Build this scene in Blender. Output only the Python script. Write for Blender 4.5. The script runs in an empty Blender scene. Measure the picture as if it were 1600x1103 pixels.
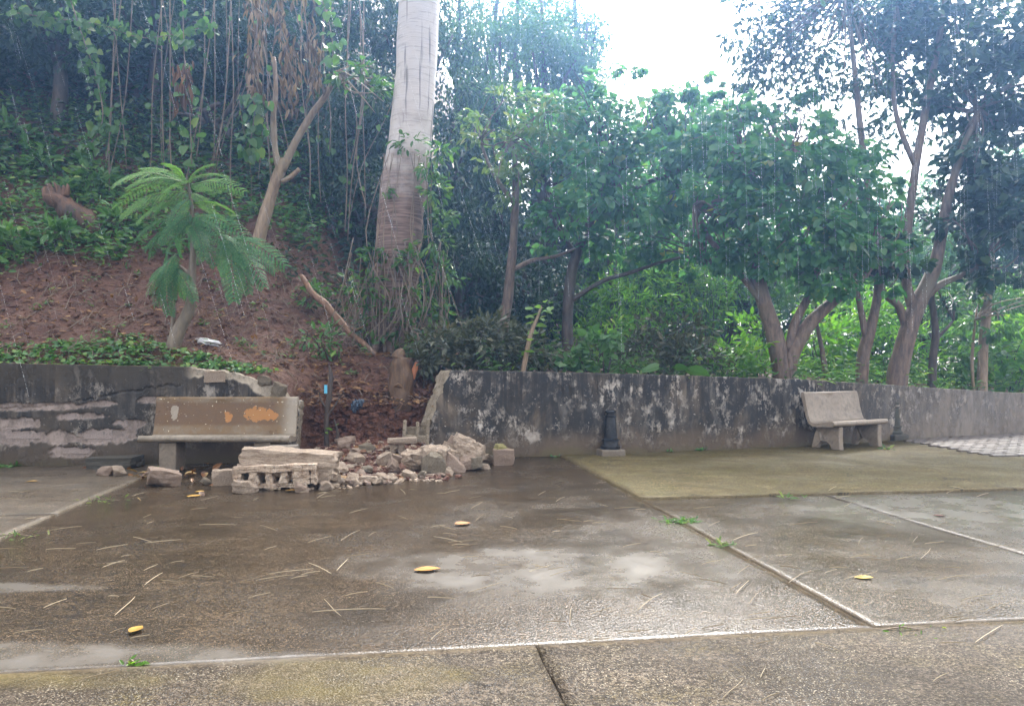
import bpy, bmesh, math, random
import numpy as np
from mathutils import Vector, Matrix, noise as mn

random.seed(7)
rng = np.random.default_rng(7)
SC = bpy.context.scene
COL = SC.collection

# ------------------------------------------------------------------ camera, sky, sun, exposure
FPX, CH, HY = 1208.0, 1.42, 575.0
TH = math.radians(8.3)      # the paving grid's turn
cd = bpy.data.cameras.new('camera')
cam = bpy.data.objects.new('camera', cd); COL.objects.link(cam)
cam.location = (0, 0, CH); cam.rotation_euler = (math.pi / 2, 0, 0)
cd.sensor_fit = 'HORIZONTAL'; cd.sensor_width = 36; cd.lens = 36 * FPX / 1600
cd.shift_y = (HY - 551.5) / 1600
cd.clip_end = 400; cd.clip_start = 0.05
SC.camera = cam

SUN_EL, SUN_AZ = math.radians(47), math.radians(15)      # azimuth from +Y towards +X
w = bpy.data.worlds.new('World'); SC.world = w; w.use_nodes = True
nt = w.node_tree; nt.nodes.clear()
sky = nt.nodes.new('ShaderNodeTexSky'); sky.sky_type = 'NISHITA'; sky.sun_disc = False
sky.sun_elevation = SUN_EL; sky.sun_rotation = SUN_AZ
sky.air_density = 1.0; sky.dust_density = 4.0; sky.ozone_density = 1.0
hs = nt.nodes.new('ShaderNodeHueSaturation'); hs.inputs['Saturation'].default_value = 0.12
bg = nt.nodes.new('ShaderNodeBackground'); bg.inputs['Strength'].default_value = 0.15
wo = nt.nodes.new('ShaderNodeOutputWorld')
nt.links.new(sky.outputs[0], hs.inputs['Color']); wt = nt.nodes.new('ShaderNodeMix'); wt.data_type = 'RGBA'; wt.blend_type = 'MULTIPLY'; wt.inputs[0].default_value = 1; wt.inputs[7].default_value = (1.05, 1, .92, 1)
nt.links.new(hs.outputs[0], wt.inputs[6]); nt.links.new(wt.outputs[2], bg.inputs[0]); nt.links.new(bg.outputs[0], wo.inputs[0])
ld = bpy.data.lights.new('sun', 'SUN'); ld.energy = .85; ld.angle = math.radians(18); ld.color = (1, .96, .9)
sun = bpy.data.objects.new('sun', ld); COL.objects.link(sun)
sd = Vector((math.sin(SUN_AZ) * math.cos(SUN_EL), math.cos(SUN_AZ) * math.cos(SUN_EL), math.sin(SUN_EL)))
sun.rotation_euler = sd.to_track_quat('Z', 'Y').to_euler()
SC.view_settings.view_transform = 'Standard'; SC.view_settings.look = 'None'
SC.view_settings.exposure = 2.5; SC.view_settings.gamma = 1; SC.view_settings.use_curve_mapping = False
SC.cycles.max_bounces = 5; SC.cycles.diffuse_bounces = 3; SC.cycles.glossy_bounces = 2
SC.cycles.transmission_bounces = 3; SC.cycles.transparent_max_bounces = 4; SC.cycles.volume_bounces = 0
SC.cycles.caustics_reflective = False; SC.cycles.caustics_refractive = False
SC.cycles.sample_clamp_indirect = 4

# ------------------------------------------------------------------ layout helpers
def P(x, y, Y):            # photo position at a depth -> world
    return Vector(((x - 800) / FPX * Y, Y, CH - (y - HY) / FPX * Y))
def G(x, y, z=0.0):        # photo position on the paving -> world
    Y = FPX * (CH - z) / (y - HY)
    return Vector(((x - 800) / FPX * Y, Y, z))
def px(n, Y): return n / FPX * Y
def sstep(a, b, x):
    t = np.clip((np.asarray(x, float) - a) / (b - a), 0, 1); return t * t * (3 - 2 * t)
WX = [-60, -12, -7.33, -3.48, 0, 1.45, 5, 7.4, 10.5, 16, 60]
WY = [6, 10.5, 11.07, 11.67, 12.34, 12.55, 13.75, 14.95, 16.3, 18.3, 34]
WT = [1.55, 1.53, 1.49, 1.41, 1.37, 1.34, 1.225, 1.09, .90, .8, .8]
def W(x): return np.interp(x, WX, WY)
def WTOP(x): return np.interp(x, WX, WT)

def vnoise(x, y, s, seed=0):
    return mn.noise(Vector((x * s + seed * 13.7, y * s - seed * 7.1, seed * 3.3)))
GAPL, GAPR = -3.25, -1.2
def H(x, y):
    d = y - float(W(x))
    s = float(np.interp(x, [-12, -7, -5, -4.2, -3.5, -2.6, -1, 0, 40], [.80, .78, .74, .62, .42, .18, .07, .03, .02]))
    s2 = float(np.interp(x, [-20, -6, -3, 0, 3, 8, 40], [1.0, .95, .7, .38, .16, .08, .08]))
    b = float(WTOP(x)) - .10
    gap = float(sstep(GAPL - .5, GAPL, x) * (1 - sstep(GAPR - .1, GAPR + .4, x)))
    b -= .48 * gap * (1 - float(sstep(.3, 2.0, d)))
    z = b + float(np.interp(x, [-5.2, -4.0, -3.2], [.52, .34, .1])) * min(max(d - .2, 0), 1.0) * (1 + gap) + s * min(max(d - 1.2, 0), 4.5) + s2 * max(d - 5.7, 0) * (1 if d < 22 else 22 / d)
    z += vnoise(x, y, .5, 1) * .16 * min(1, max(0, d - .8)) + vnoise(x, y, 1.7, 2) * .07 * min(1, max(0, d - .3)) + vnoise(x, y, 5, 3) * .025
    return z

# ------------------------------------------------------------------ mesh helpers
def mesh_np(name, V, F, rnd=None, smooth=False):
    """V (n,3); F list of (m,k) int arrays; rnd list of (m,) per-face values"""
    me = bpy.data.meshes.new(name)
    V = np.asarray(V, np.float32); me.vertices.add(len(V)); me.vertices.foreach_set('co', V.ravel())
    F = [np.asarray(f, np.int32) for f in F if len(f)]
    li = np.concatenate([f.ravel() for f in F]); cnt = np.concatenate([np.full(len(f), f.shape[1], np.int32) for f in F])
    me.loops.add(len(li)); me.loops.foreach_set('vertex_index', li)
    me.polygons.add(len(cnt)); st = np.concatenate([[0], np.cumsum(cnt)[:-1]]).astype(np.int32)
    me.polygons.foreach_set('loop_start', st)
    try: me.polygons.foreach_set('loop_total', cnt)
    except Exception: pass
    if rnd is not None:
        a = me.attributes.new('rnd', 'FLOAT', 'FACE'); a.data.foreach_set('value', np.concatenate(rnd).astype(np.float32))
    me.update(calc_edges=True); me.validate()
    me.polygons.foreach_set('use_smooth', np.full(len(me.polygons), smooth))
    return me

def link(name, data, mat=None, parent=None, smooth=None):
    o = bpy.data.objects.new(name, data); COL.objects.link(o)
    if mat and data is not None and not data.materials: data.materials.append(mat)
    if parent: o.parent = parent
    return o
def tag(o, label=None, cat=None, group=None, kind=None):
    if label: o['label'] = label
    if cat: o['category'] = cat
    if group: o['group'] = group
    if kind: o['kind'] = kind
    return o
def empty(name, loc=(0, 0, 0), rz=0):
    o = bpy.data.objects.new(name, None); COL.objects.link(o); o.location = loc; o.rotation_euler = (0, 0, rz); o.empty_display_size = .1
    return o

class MB:
    def __init__(s): s.v = []; s.f = []; s.m = []
    def add(s, vs, fs, m=0):
        b = len(s.v); s.v += [tuple(v) for v in vs]; s.f += [tuple(i + b for i in f) for f in fs]; s.m += [m] * len(fs)
    def box(s, c, d, R=None, m=0):
        c = Vector(c); hx, hy, hz = [q / 2 for q in d]
        vs = [Vector((x, y, z)) for x in (-hx, hx) for y in (-hy, hy) for z in (-hz, hz)]
        if R: vs = [R @ v for v in vs]
        s.add([c + v for v in vs], [(0, 1, 3, 2), (4, 6, 7, 5), (0, 4, 5, 1), (2, 3, 7, 6), (0, 2, 6, 4), (1, 5, 7, 3)], m)
    def tube(s, pts, rad, n=8, sub=4, wob=0.0, seed=0, m=0):
        pts = [Vector(p) for p in pts]
        if len(pts) > 2 and sub > 1:
            q, r = [], []
            for i in range(len(pts) - 1):
                p0 = pts[max(i - 1, 0)]; p1 = pts[i]; p2 = pts[i + 1]; p3 = pts[min(i + 2, len(pts) - 1)]
                for k in range(sub):
                    t = k / sub
                    q.append(.5 * ((2 * p1) + (p2 - p0) * t + (2 * p0 - 5 * p1 + 4 * p2 - p3) * t * t + (3 * p1 - p0 - 3 * p2 + p3) * t ** 3))
                    r.append(rad[i] * (1 - t) + rad[i + 1] * t)
            q.append(pts[-1]); r.append(rad[-1]); pts, rad = q, r
        b = len(s.v); N = len(pts)
        up = None
        for i, p in enumerate(pts):
            t = (pts[min(i + 1, N - 1)] - pts[max(i - 1, 0)]).normalized()
            if up is None: up = t.orthogonal().normalized()
            up = (up - t * up.dot(t)); up = up.normalized() if up.length > 1e-6 else t.orthogonal().normalized()
            sd_ = t.cross(up)
            for k in range(n):
                a = 2 * math.pi * k / n
                rr = rad[i]
                if wob: rr *= 1 + wob * mn.noise(Vector((math.cos(a) * 1.3 + seed, math.sin(a) * 1.3, i * .35)))
                v = p + (up * math.cos(a) + sd_ * math.sin(a)) * rr
                s.v.append(tuple(v))
        for i in range(N - 1):
            for k in range(n):
                a = b + i * n + k; c = b + i * n + (k + 1) % n
                s.f.append((a, c, c + n, a + n)); s.m.append(m)
        s.f.append(tuple(b + k for k in reversed(range(n)))); s.m.append(m)
        s.f.append(tuple(b + (N - 1) * n + k for k in range(n))); s.m.append(m)
        return pts
    def mesh(s, name, smooth=False):
        me = bpy.data.meshes.new(name); me.from_pydata(s.v, [], s.f)
        me.polygons.foreach_set('material_index', s.m); me.polygons.foreach_set('use_smooth', [smooth] * len(s.f)); me.update()
        return me
    def build(s, name, mat, parent=None, smooth=False):
        me = s.mesh(name, smooth)
        for m in (mat if isinstance(mat, (list, tuple)) else [mat]): me.materials.append(m)
        return link(name, me, None, parent)
def soften(o, wdt=.01, seg=2):
    b = o.modifiers.new('bevel', 'BEVEL'); b.width = wdt; b.segments = seg; b.limit_method = 'ANGLE'; b.angle_limit = .6
    return o

# ------------------------------------------------------------------ materials
class Mat:
    def __init__(s, name):
        s.m = bpy.data.materials.new(name); s.m.use_nodes = True; s.t = s.m.node_tree; s.t.nodes.clear()
        s.out = s.t.nodes.new('ShaderNodeOutputMaterial')
        s.tc = s.t.nodes.new('ShaderNodeTexCoord')
        s.geo = s.t.nodes.new('ShaderNodeNewGeometry')
        s.pos = s.geo.outputs['Position']; s.obj = s.tc.outputs['Object']
    def set(s, inp, v):
        if hasattr(v, 'is_linked') or isinstance(v, bpy.types.NodeSocket): s.t.links.new(v, inp)
        else:
            if isinstance(v, tuple) and len(v) == 3 and inp.type == 'RGBA': v = (*v, 1)
            inp.default_value = v
    def map(s, vec, scale=(1, 1, 1), loc=(0, 0, 0), rot=(0, 0, 0)):
        n = s.t.nodes.new('ShaderNodeMapping'); s.set(n.inputs[0], vec); n.inputs['Scale'].default_value = scale
        n.inputs['Location'].default_value = loc; n.inputs['Rotation'].default_value = rot; return n.outputs[0]
    def noise(s, vec, scale=1, detail=4, rough=.55, dist=0):
        n = s.t.nodes.new('ShaderNodeTexNoise'); s.set(n.inputs['Vector'], vec); n.inputs['Scale'].default_value = scale
        n.inputs['Detail'].default_value = detail; n.inputs['Roughness'].default_value = rough; n.inputs['Distortion'].default_value = dist
        return n.outputs['Fac']
    def voro(s, vec, scale=1, feat='F1', out='Distance'):
        n = s.t.nodes.new('ShaderNodeTexVoronoi'); s.set(n.inputs['Vector'], vec); n.inputs['Scale'].default_value = scale; n.feature = feat
        return n.outputs[out]
    def ramp(s, fac, stops):
        n = s.t.nodes.new('ShaderNodeValToRGB'); s.set(n.inputs[0], fac); e = n.color_ramp.elements
        while len(e) < len(stops): e.new(.5)
        for el, (p_, c) in zip(e, stops):
            el.position = p_; el.color = (c, c, c, 1) if not isinstance(c, tuple) else (*c, 1)
        return n.outputs[0]
    def mix(s, f, a, b, mode='MIX'):
        n = s.t.nodes.new('ShaderNodeMix'); n.data_type = 'RGBA'; n.blend_type = mode
        s.set(n.inputs[0], f); s.set(n.inputs[6], a); s.set(n.inputs[7], b); return n.outputs[2]
    def math(s, op, a, b=0.0, clamp=False):
        n = s.t.nodes.new('ShaderNodeMath'); n.operation = op; n.use_clamp = clamp; s.set(n.inputs[0], a); s.set(n.inputs[1], b); return n.outputs[0]
    def maprange(s, v, a, b, c=0.0, d=1.0):
        n = s.t.nodes.new('ShaderNodeMapRange'); n.interpolation_type = 'SMOOTHSTEP'; s.set(n.inputs[0], v)
        for i, q in enumerate((a, b, c, d)): n.inputs[i + 1].default_value = q
        return n.outputs[0]
    def sep(s, vec, i):
        n = s.t.nodes.new('ShaderNodeSeparateXYZ'); s.set(n.inputs[0], vec); return n.outputs[i]
    def bump(s, h, strength=.5, dist=.02, nrm=None):
        n = s.t.nodes.new('ShaderNodeBump'); s.set(n.inputs['Height'], h); s.set(n.inputs['Strength'], strength); n.inputs['Distance'].default_value = dist
        if nrm is not None: s.set(n.inputs['Normal'], nrm)
        return n.outputs[0]
    def attr(s, name):
        n = s.t.nodes.new('ShaderNodeAttribute'); n.attribute_name = name; return n.outputs['Fac']
    def rand(s):
        n = s.t.nodes.new('ShaderNodeObjectInfo'); return n.outputs['Random']
    def blob(s, cx, cy, rx, ry, rot=0.0, soft=.5, wob=None):
        """mask of an oval spot on the paving, 1 inside"""
        v = s.map(s.pos, (1, 1, 0), (-cx, -cy, 0)); v = s.map(v, (1 / rx, 1 / ry, 0), (0, 0, 0), (0, 0, -rot)) if False else s.map(v, (1 / rx, 1 / ry, 0))
        n = s.t.nodes.new('ShaderNodeVectorMath'); n.operation = 'LENGTH'; s.set(n.inputs[0], v)
        q = n.outputs['Value']
        if wob is not None: q = s.math('ADD', q, wob)
        return s.maprange(q, 1 - soft * .5, 1 + soft * .5, 1.0, 0.0)
    def principled(s, base, rough=.6, nrm=None, spec=.5, trans=None, coat=None):
        n = s.t.nodes.new('ShaderNodeBsdfPrincipled'); s.set(n.inputs['Base Color'], base); s.set(n.inputs['Roughness'], rough)
        n.inputs['Specular IOR Level'].default_value = spec
        if coat is not None: s.set(n.inputs['Coat Weight'], coat); n.inputs['Coat Roughness'].default_value = .12
        if nrm is not None: s.set(n.inputs['Normal'], nrm)
        o = n.outputs[0]
        if trans is not None:
            tr = s.t.nodes.new('ShaderNodeBsdfTranslucent'); s.set(tr.inputs[0], trans[1])
            mx = s.t.nodes.new('ShaderNodeMixShader'); mx.inputs[0].default_value = trans[0]
            s.t.links.new(o, mx.inputs[1]); s.t.links.new(tr.outputs[0], mx.inputs[2]); o = mx.outputs[0]
        s.t.links.new(o, s.out.inputs[0]); return s.m

def leaf_mat(name, stops, tr=.4, rough=.38, bright=1.7):
    m = Mat(name); r = m.attr('rnd'); c = m.ramp(r, stops)
    t = m.mix(1.0, c, (bright, bright * 1.05, bright * .55), 'MULTIPLY')
    return m.principled(c, rough, None, .5, (tr, t))
def leaf_obj_mat(name, stops, tr=.35, rough=.35):
    m = Mat(name); c = m.ramp(m.rand(), stops)
    c = m.mix(m.noise(m.obj, 9, 3), c, m.mix(1.0, c, (.55, .6, .5), 'MULTIPLY'))
    return m.principled(c, rough, None, .5, (tr, m.mix(1.0, c, (1.6, 1.7, .8), 'MULTIPLY')))
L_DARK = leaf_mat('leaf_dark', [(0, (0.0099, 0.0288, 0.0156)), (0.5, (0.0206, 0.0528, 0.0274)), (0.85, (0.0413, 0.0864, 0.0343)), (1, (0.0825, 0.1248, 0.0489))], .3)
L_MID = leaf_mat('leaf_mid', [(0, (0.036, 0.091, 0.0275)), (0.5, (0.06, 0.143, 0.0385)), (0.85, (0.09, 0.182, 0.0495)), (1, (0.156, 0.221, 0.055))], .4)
L_BRIGHT = leaf_mat('leaf_bright', [(0, (0.0482, 0.1287, 0.02)), (0.5, (0.0894, 0.2145, 0.03)), (0.85, (0.1513, 0.286, 0.04)), (1, (0.2475, 0.3146, 0.05))], .5)
L_HEART = leaf_mat('leaf_heart', [(0, (0.038, 0.1238, 0.0594)), (0.5, (0.0633, 0.182, 0.0792)), (0.88, (0.1012, 0.233, 0.0924)), (0.96, (0.2024, 0.2766, 0.0792)), (1, (0.3162, 0.2912, 0.066))], .42, .24)
L_COVER = leaf_mat('leaf_cover', [(0, (0.0438, 0.1148, 0.036)), (0.5, (0.075, 0.1755, 0.054)), (0.85, (0.125, 0.243, 0.072)), (1, (0.2125, 0.297, 0.072))], .3)
L_GREY = leaf_mat('leaf_greyish', [(0, (.035, .045, .025)), (.5, (.06, .07, .04)), (.85, (.085, .09, .05)), (1, (.12, .11, .06))], .25)
L_FEATHER = leaf_mat('leaf_feather', [(0, (.045, .14, .065)), (.5, (.065, .19, .085)), (.85, (.11, .25, .09)), (1, (.20, .31, .09))], .4, .4)
L_PALE = leaf_mat('leaf_pale', [(0, (0.066, 0.1265, 0.05)), (0.5, (0.099, 0.1725, 0.06)), (0.8, (0.154, 0.2185, 0.08)), (0.95, (0.22, 0.253, 0.1)), (1, (0.495, 0.345, 0.28))], .4)
L_DEAD = leaf_mat('leaf_dead', [(0, (.06, .03, .018)), (.4, (.12, .06, .03)), (.75, (.22, .11, .05)), (.93, (.32, .18, .08)), (1, (.4, .28, .12))], .2, .6, 1.2)

L_DRY = leaf_mat('leaf_dry_tan', [(0, (.09, .06, .04)), (.4, (.17, .115, .075)), (.75, (.26, .18, .12)), (1, (.34, .25, .17))], .2, .7, 1.1)
def bark_mat(name, c0, c1, c2, vs=(6, 6, 1.5), rough=.6):
    m = Mat(name); v = m.map(m.obj, vs)
    n1 = m.noise(v, 2.5, 6, .65, .3); n2 = m.noise(m.obj, 1.1, 4)
    c = m.mix(m.ramp(n1, [(.35, 0.), (.65, 1.)]), c0, c1); c = m.mix(m.ramp(n2, [(.5, 0.), (.68, 1.)]), c, c2)
    return m.principled(c, rough, m.bump(n1, .7, .03), .5)
BARK = bark_mat('bark_brown', (.075, .05, .04), (.20, .14, .105), (.15, .13, .09))
BARK_DARK = bark_mat('bark_dark', (.03, .022, .02), (.085, .062, .05), (.06, .06, .045))
BARK_TAN = bark_mat('bark_tan', (.17, .115, .075), (.34, .25, .17), (.24, .2, .14))
STICK = bark_mat('stick_bare', (.11, .055, .035), (.30, .165, .10), (.16, .11, .075))
VINE = bark_mat('vine_dry', (.10, .075, .055), (.24, .18, .13), (.15, .12, .09))

def soil_material(nm, k):
    m = Mat(nm); p = m.pos
    n1 = m.noise(p, 1.3, 6, .6); n2 = m.noise(p, 9, 6, .65); n3 = m.noise(p, 34, 4, .6)
    c = m.mix(m.ramp(n1, [(.35, 0.), (.65, 1.)]), tuple(q * k for q in (.095, .037, .025)), tuple(q * k for q in (.175, .086, .056)))
    c = m.mix(m.ramp(n2, [(.45, 0.), (.7, .8)]), c, (.055, .028, .021)); c = m.mix(m.ramp(n3, [(.58, 0.), (.72, .75)]), c, (.27, .17, .115))
    hh = m.math('ADD', n2, m.math('MULTIPLY', n3, .5))
    return m.principled(c, m.ramp(n2, [(.3, .35), (.7, .8)]), m.bump(hh, 1.0, .09), .4)
SOIL = soil_material('soil', 1.0); SUBSOIL = soil_material('subsoil', 1.55)

def paving_material(name, ca, cb, cstain, r0=.2, r1=.5, wet=1.0, grain=.5):
    m = Mat(name); p = m.pos
    broad = m.noise(p, .55, 5, .6, .4); mid = m.noise(p, 2.6, 6, .62); st = m.noise(m.map(p, (.7, 5, 1), (0, 0, 0), (0, 0, -.14)), 1.2, 5, .6)
    fine = m.noise(p, 55, 3, .6); agg = m.voro(p, 95, 'F1')
    c = m.mix(m.ramp(broad, [(.36, 0.), (.64, 1.)]), ca, cb)
    c = m.mix(m.ramp(mid, [(.48, 0.), (.72, .8)]), c, cstain)
    c = m.mix(m.ramp(st, [(.50, 0.), (.68, .6)]), c, tuple(q * 1.55 for q in cb))
    c = m.mix(m.ramp(m.noise(p, .9, 6, .7, .8), [(.5, 0.), (.62, .7)]), c, tuple(q * .55 for q in ca))
    c = m.mix(m.ramp(fine, [(.44, 0.), (.56, .92)]), c, tuple(q * .32 for q in ca))
    c = m.mix(m.ramp(m.noise(p, 24, 4, .65), [(.48, 0.), (.62, .8)]), c, tuple(q * .38 for q in ca))
    spk = m.math('MULTIPLY', m.ramp(m.noise(p, 120, 2, .5), [(.60, 0.), (.66, .85)]), m.ramp(m.noise(p, 1.6, 5, .65), [(.36, .2), (.6, 1.)]))
    c = m.mix(spk, c, tuple(min(.34, q * 3.2) for q in cb))
    fr_ = m.map(p, (1, 1, 1), (0, 0, 0), (0, 0, -TH)); fa, fb = m.sep(fr_, 0), m.sep(fr_, 1); jn = m.math('MULTIPLY', m.math('SUBTRACT', m.noise(p, 6, 5, .7), .45), .16)
    for co, at, lim in ((fb, 3.9, None), (fa, 2.58, 1), (fb, 8.05, 2), (fa, -3.3, 1)):
        jd = m.math('ADD', m.math('ABSOLUTE', m.math('SUBTRACT', co, at)), jn)
        jm = m.math('MULTIPLY', m.maprange(jd, .07, .01), .4)
        if lim: jm = m.math('MULTIPLY', jm, m.math('GREATER_THAN', fb, 3.9) if lim == 1 else m.math('GREATER_THAN', fa, 2.58))
        c = m.mix(jm, c, (.17, .135, .09))
    ck = m.math('ABSOLUTE', m.math('SUBTRACT', m.noise(p, .8, 7, .6, .5), .5)); c = m.mix(m.math('MULTIPLY', m.maprange(ck, .006, .002), m.ramp(m.noise(p, .5, 2), [(.5, 0.), (.56, .9)])), c, (.015, .012, .01))
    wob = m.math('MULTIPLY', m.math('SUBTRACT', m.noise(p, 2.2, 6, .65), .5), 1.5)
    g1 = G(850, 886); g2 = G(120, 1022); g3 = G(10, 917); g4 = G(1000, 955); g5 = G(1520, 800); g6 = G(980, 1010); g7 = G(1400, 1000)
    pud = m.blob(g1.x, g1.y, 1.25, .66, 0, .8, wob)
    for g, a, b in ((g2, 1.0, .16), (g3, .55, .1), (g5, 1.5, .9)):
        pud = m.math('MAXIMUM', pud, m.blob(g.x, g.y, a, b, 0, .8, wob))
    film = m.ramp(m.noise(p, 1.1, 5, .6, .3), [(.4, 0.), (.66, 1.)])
    rough = m.mix(film, (r1,) * 3, (r0,) * 3)
    rough = m.math('ADD', rough, m.math('MULTIPLY', m.math('SUBTRACT', fine, .5), .25))
    rough = m.mix(pud, rough, m.ramp(mid, [(.35, .22), (.65, .34)]))
    c = m.mix(m.math('MULTIPLY', pud, m.ramp(mid, [(.35, .3), (.6, .75)])), c, (.135, .122, .108))  # pale tone painted in the puddles, standing in for sky reflected on water
    if name == 'paving_near': g8 = G(520, 1064); c = m.mix(m.math('MULTIPLY', m.math('MAXIMUM', m.blob(g8.x, g8.y, .5, .22, 0, .8, wob), m.blob(G(60, 1062).x, G(60, 1062).y, .5, .1, 0, 1.2, wob)), m.ramp(mid, [(.35, .1), (.65, .6)])), c, (.115, .092, .036))
    hgt = m.math('ADD', m.math('MULTIPLY', fine, .7), m.math('MULTIPLY', agg, .5))
    bs = m.math('MULTIPLY', m.math('SUBTRACT', 1.0, m.math('MULTIPLY', pud, .93)), grain)
    wetm = m.math('MAXIMUM', pud, m.math('MULTIPLY', m.math('MULTIPLY', film, m.ramp(fine, [(.45, 0.), (.6, 1.)])), .55 * wet))
    mat = m.principled(c, rough, m.bump(hgt, bs, .012), .5)
    pn = [n for n in m.t.nodes if n.type == 'BSDF_PRINCIPLED'][0]
    m.set(pn.inputs['Specular IOR Level'], m.maprange(wetm, 0.0, 1.0, .05 + .22 * (wet > .9), .55))
    return mat
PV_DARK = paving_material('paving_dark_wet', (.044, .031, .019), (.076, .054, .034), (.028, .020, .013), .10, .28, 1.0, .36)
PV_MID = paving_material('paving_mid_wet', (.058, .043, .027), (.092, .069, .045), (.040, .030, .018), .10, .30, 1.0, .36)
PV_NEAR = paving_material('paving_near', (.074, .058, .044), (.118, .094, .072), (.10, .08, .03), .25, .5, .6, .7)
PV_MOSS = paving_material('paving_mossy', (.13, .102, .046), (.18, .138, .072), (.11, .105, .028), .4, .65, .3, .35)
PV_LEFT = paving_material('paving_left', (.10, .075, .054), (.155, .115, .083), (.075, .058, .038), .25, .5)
def simple_concrete(name, ca, cb, cc, scale=1., rough=.7, bump=.6, bd=.02):
    m = Mat(name); n1 = m.noise(m.obj, 3 * scale, 6, .65); n2 = m.noise(m.obj, 22 * scale, 5, .6); n3 = m.noise(m.obj, 7 * scale, 6, .7, .4)
    c = m.mix(m.ramp(n1, [(.35, 0.), (.65, 1.)]), ca, cb); c = m.mix(m.ramp(n3, [(.54, 0.), (.66, .85)]), c, cc)
    c = m.mix(m.ramp(n2, [(.45, 0.), (.7, .5)]), c, tuple(q * .5 for q in ca))
    return m.principled(c, rough, m.bump(m.math('ADD', n2, m.math('MULTIPLY', n3, .7)), bump, bd), .45)
RUBBLE = simple_concrete('broken_concrete', (.46, .33, .24), (.76, .63, .50), (.20, .12, .08), 2.4, .7, .9, .05)
RUBBLE_PINK = simple_concrete('broken_pink_render', (.38, .265, .20), (.48, .36, .285), (.6, .5, .41), 2, .7, .9, .04)
RUBBLE_DARK = simple_concrete('dark_mossy_concrete', (.05, .045, .04), (.09, .08, .065), (.06, .07, .03), 2)
FRACT = simple_concrete('fractured_render', (.30, .24, .17), (.50, .42, .32), (.12, .11, .06), 3, .75, 1.0, .05)
BLOCK = simple_concrete('bare_block', (.25, .20, .185), (.36, .30, .275), (.14, .12, .115), 2.5)
DIRT = simple_concrete('joint_dirt', (.05, .04, .03), (.085, .065, .048), (.06, .06, .03), 3)

def wall_material():
    m = Mat('wall_stained'); p = m.pos; z = m.sep(p, 2); x = m.sep(p, 0)
    n1 = m.noise(m.map(p, (1, 1, .8)), 1.05, 8, .62, .5); n2 = m.noise(m.map(p, (1, 1, .3)), 5.5, 7, .7, .5); n3 = m.noise(m.map(p, (1, 1, .7)), 7, 10, .78, .1); n4 = m.noise(p, 1.4, 5, .65)
    n5 = m.noise(p, 42, 4, .6)
    c = m.ramp(n1, [(.38, (.015, .013, .012)), (.50, (.030, .026, .023)), (.57, (.085, .066, .049)), (.66, (.21, .17, .132))])
    c = m.mix(m.ramp(n2, [(.5, 0.), (.66, .55)]), c, (.19, .17, .15))
    c = m.mix(m.ramp(m.noise(m.map(p, (1, 1, .1), (3, 0, 5)), 5, 5, .6), [(.50, 0.), (.66, .85)]), c, (.016, .016, .019))
    fl = m.math('MULTIPLY', m.ramp(n3, [(.50, 0.), (.57, 1.)]), m.ramp(n4, [(.44, 0.), (.58, 1.)]))
    c = m.mix(m.math('MULTIPLY', fl, .85), c, (.60, .54, .48))
    fw = m.ramp(m.noise(p, 26, 3, .5), [(.68, 0.), (.72, .8)])
    c = m.mix(fw, c, (.5, .46, .42))
    dr = m.math('MULTIPLY', m.ramp(m.noise(m.map(p, (1, 1, .07), (7, 0, 2)), 9, 6, .65, .2), [(.48, 0.), (.58, .9)]), m.maprange(z, .45, 1.15))
    c = m.mix(dr, c, (.016, .014, .014))
    zn = m.math('ADD', z, m.math('MULTIPLY', m.math('SUBTRACT', n4, .5), .5))
    c = m.mix(m.math('MULTIPLY', m.maprange(zn, .5, .12), .85), c, m.mix(n3, (.085, .06, .042), (.16, .115, .075)))
    c = m.mix(m.math('MULTIPLY', m.maprange(zn, .14, .02), .5), c, (.10, .085, .03))
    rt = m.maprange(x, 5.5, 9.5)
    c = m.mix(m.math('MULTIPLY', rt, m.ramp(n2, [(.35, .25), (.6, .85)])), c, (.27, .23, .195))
    topn = m.math('ADD', z, m.math('MULTIPLY', m.math('SUBTRACT', n2, .5), .35))
    lf = m.math('MULTIPLY', m.maprange(topn, 1.08, 1.3), m.maprange(x, -2.8, -4.2))
    c = m.mix(m.math('MULTIPLY', lf, .8), c, m.mix(n1, (.025, .021, .016), (.085, .066, .044)))
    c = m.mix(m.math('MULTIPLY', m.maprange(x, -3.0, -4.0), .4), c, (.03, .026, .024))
    rcs = m.attr('recess'); cb_ = m.attr('crown_break')
    c = m.mix(m.math('MULTIPLY', rcs, m.ramp(n3, [(.36, .35), (.55, 1.)])), c, m.mix(n3, (.20, .155, .135), (.40, .33, .30)))
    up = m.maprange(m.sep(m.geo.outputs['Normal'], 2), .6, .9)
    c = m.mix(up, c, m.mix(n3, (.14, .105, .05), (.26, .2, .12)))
    c = m.mix(m.math('MULTIPLY', cb_, m.ramp(n3, [(.38, .3), (.52, 1.)])), c, m.mix(n1, (.34, .28, .21), (.56, .49, .40)))
    h = m.math('ADD', m.math('MULTIPLY', n3, .8), m.math('ADD', m.math('MULTIPLY', n5, .35), fl))
    return m.principled(c, m.ramp(n1, [(.3, .5), (.7, .8)]), m.bump(h, .7, .02), .4)
WALL = wall_material()

# ------------------------------------------------------------------ the setting: ground, paving
g = MB(); g.add([(-70, -30, -.06), (70, -30, -.06), (70, 75, -.06), (-70, 75, -.06)], [(0, 1, 2, 3)])
tag(g.build('ground', DIRT), 'bare earth ground under and beyond the paved yard', kind='structure')

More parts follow.
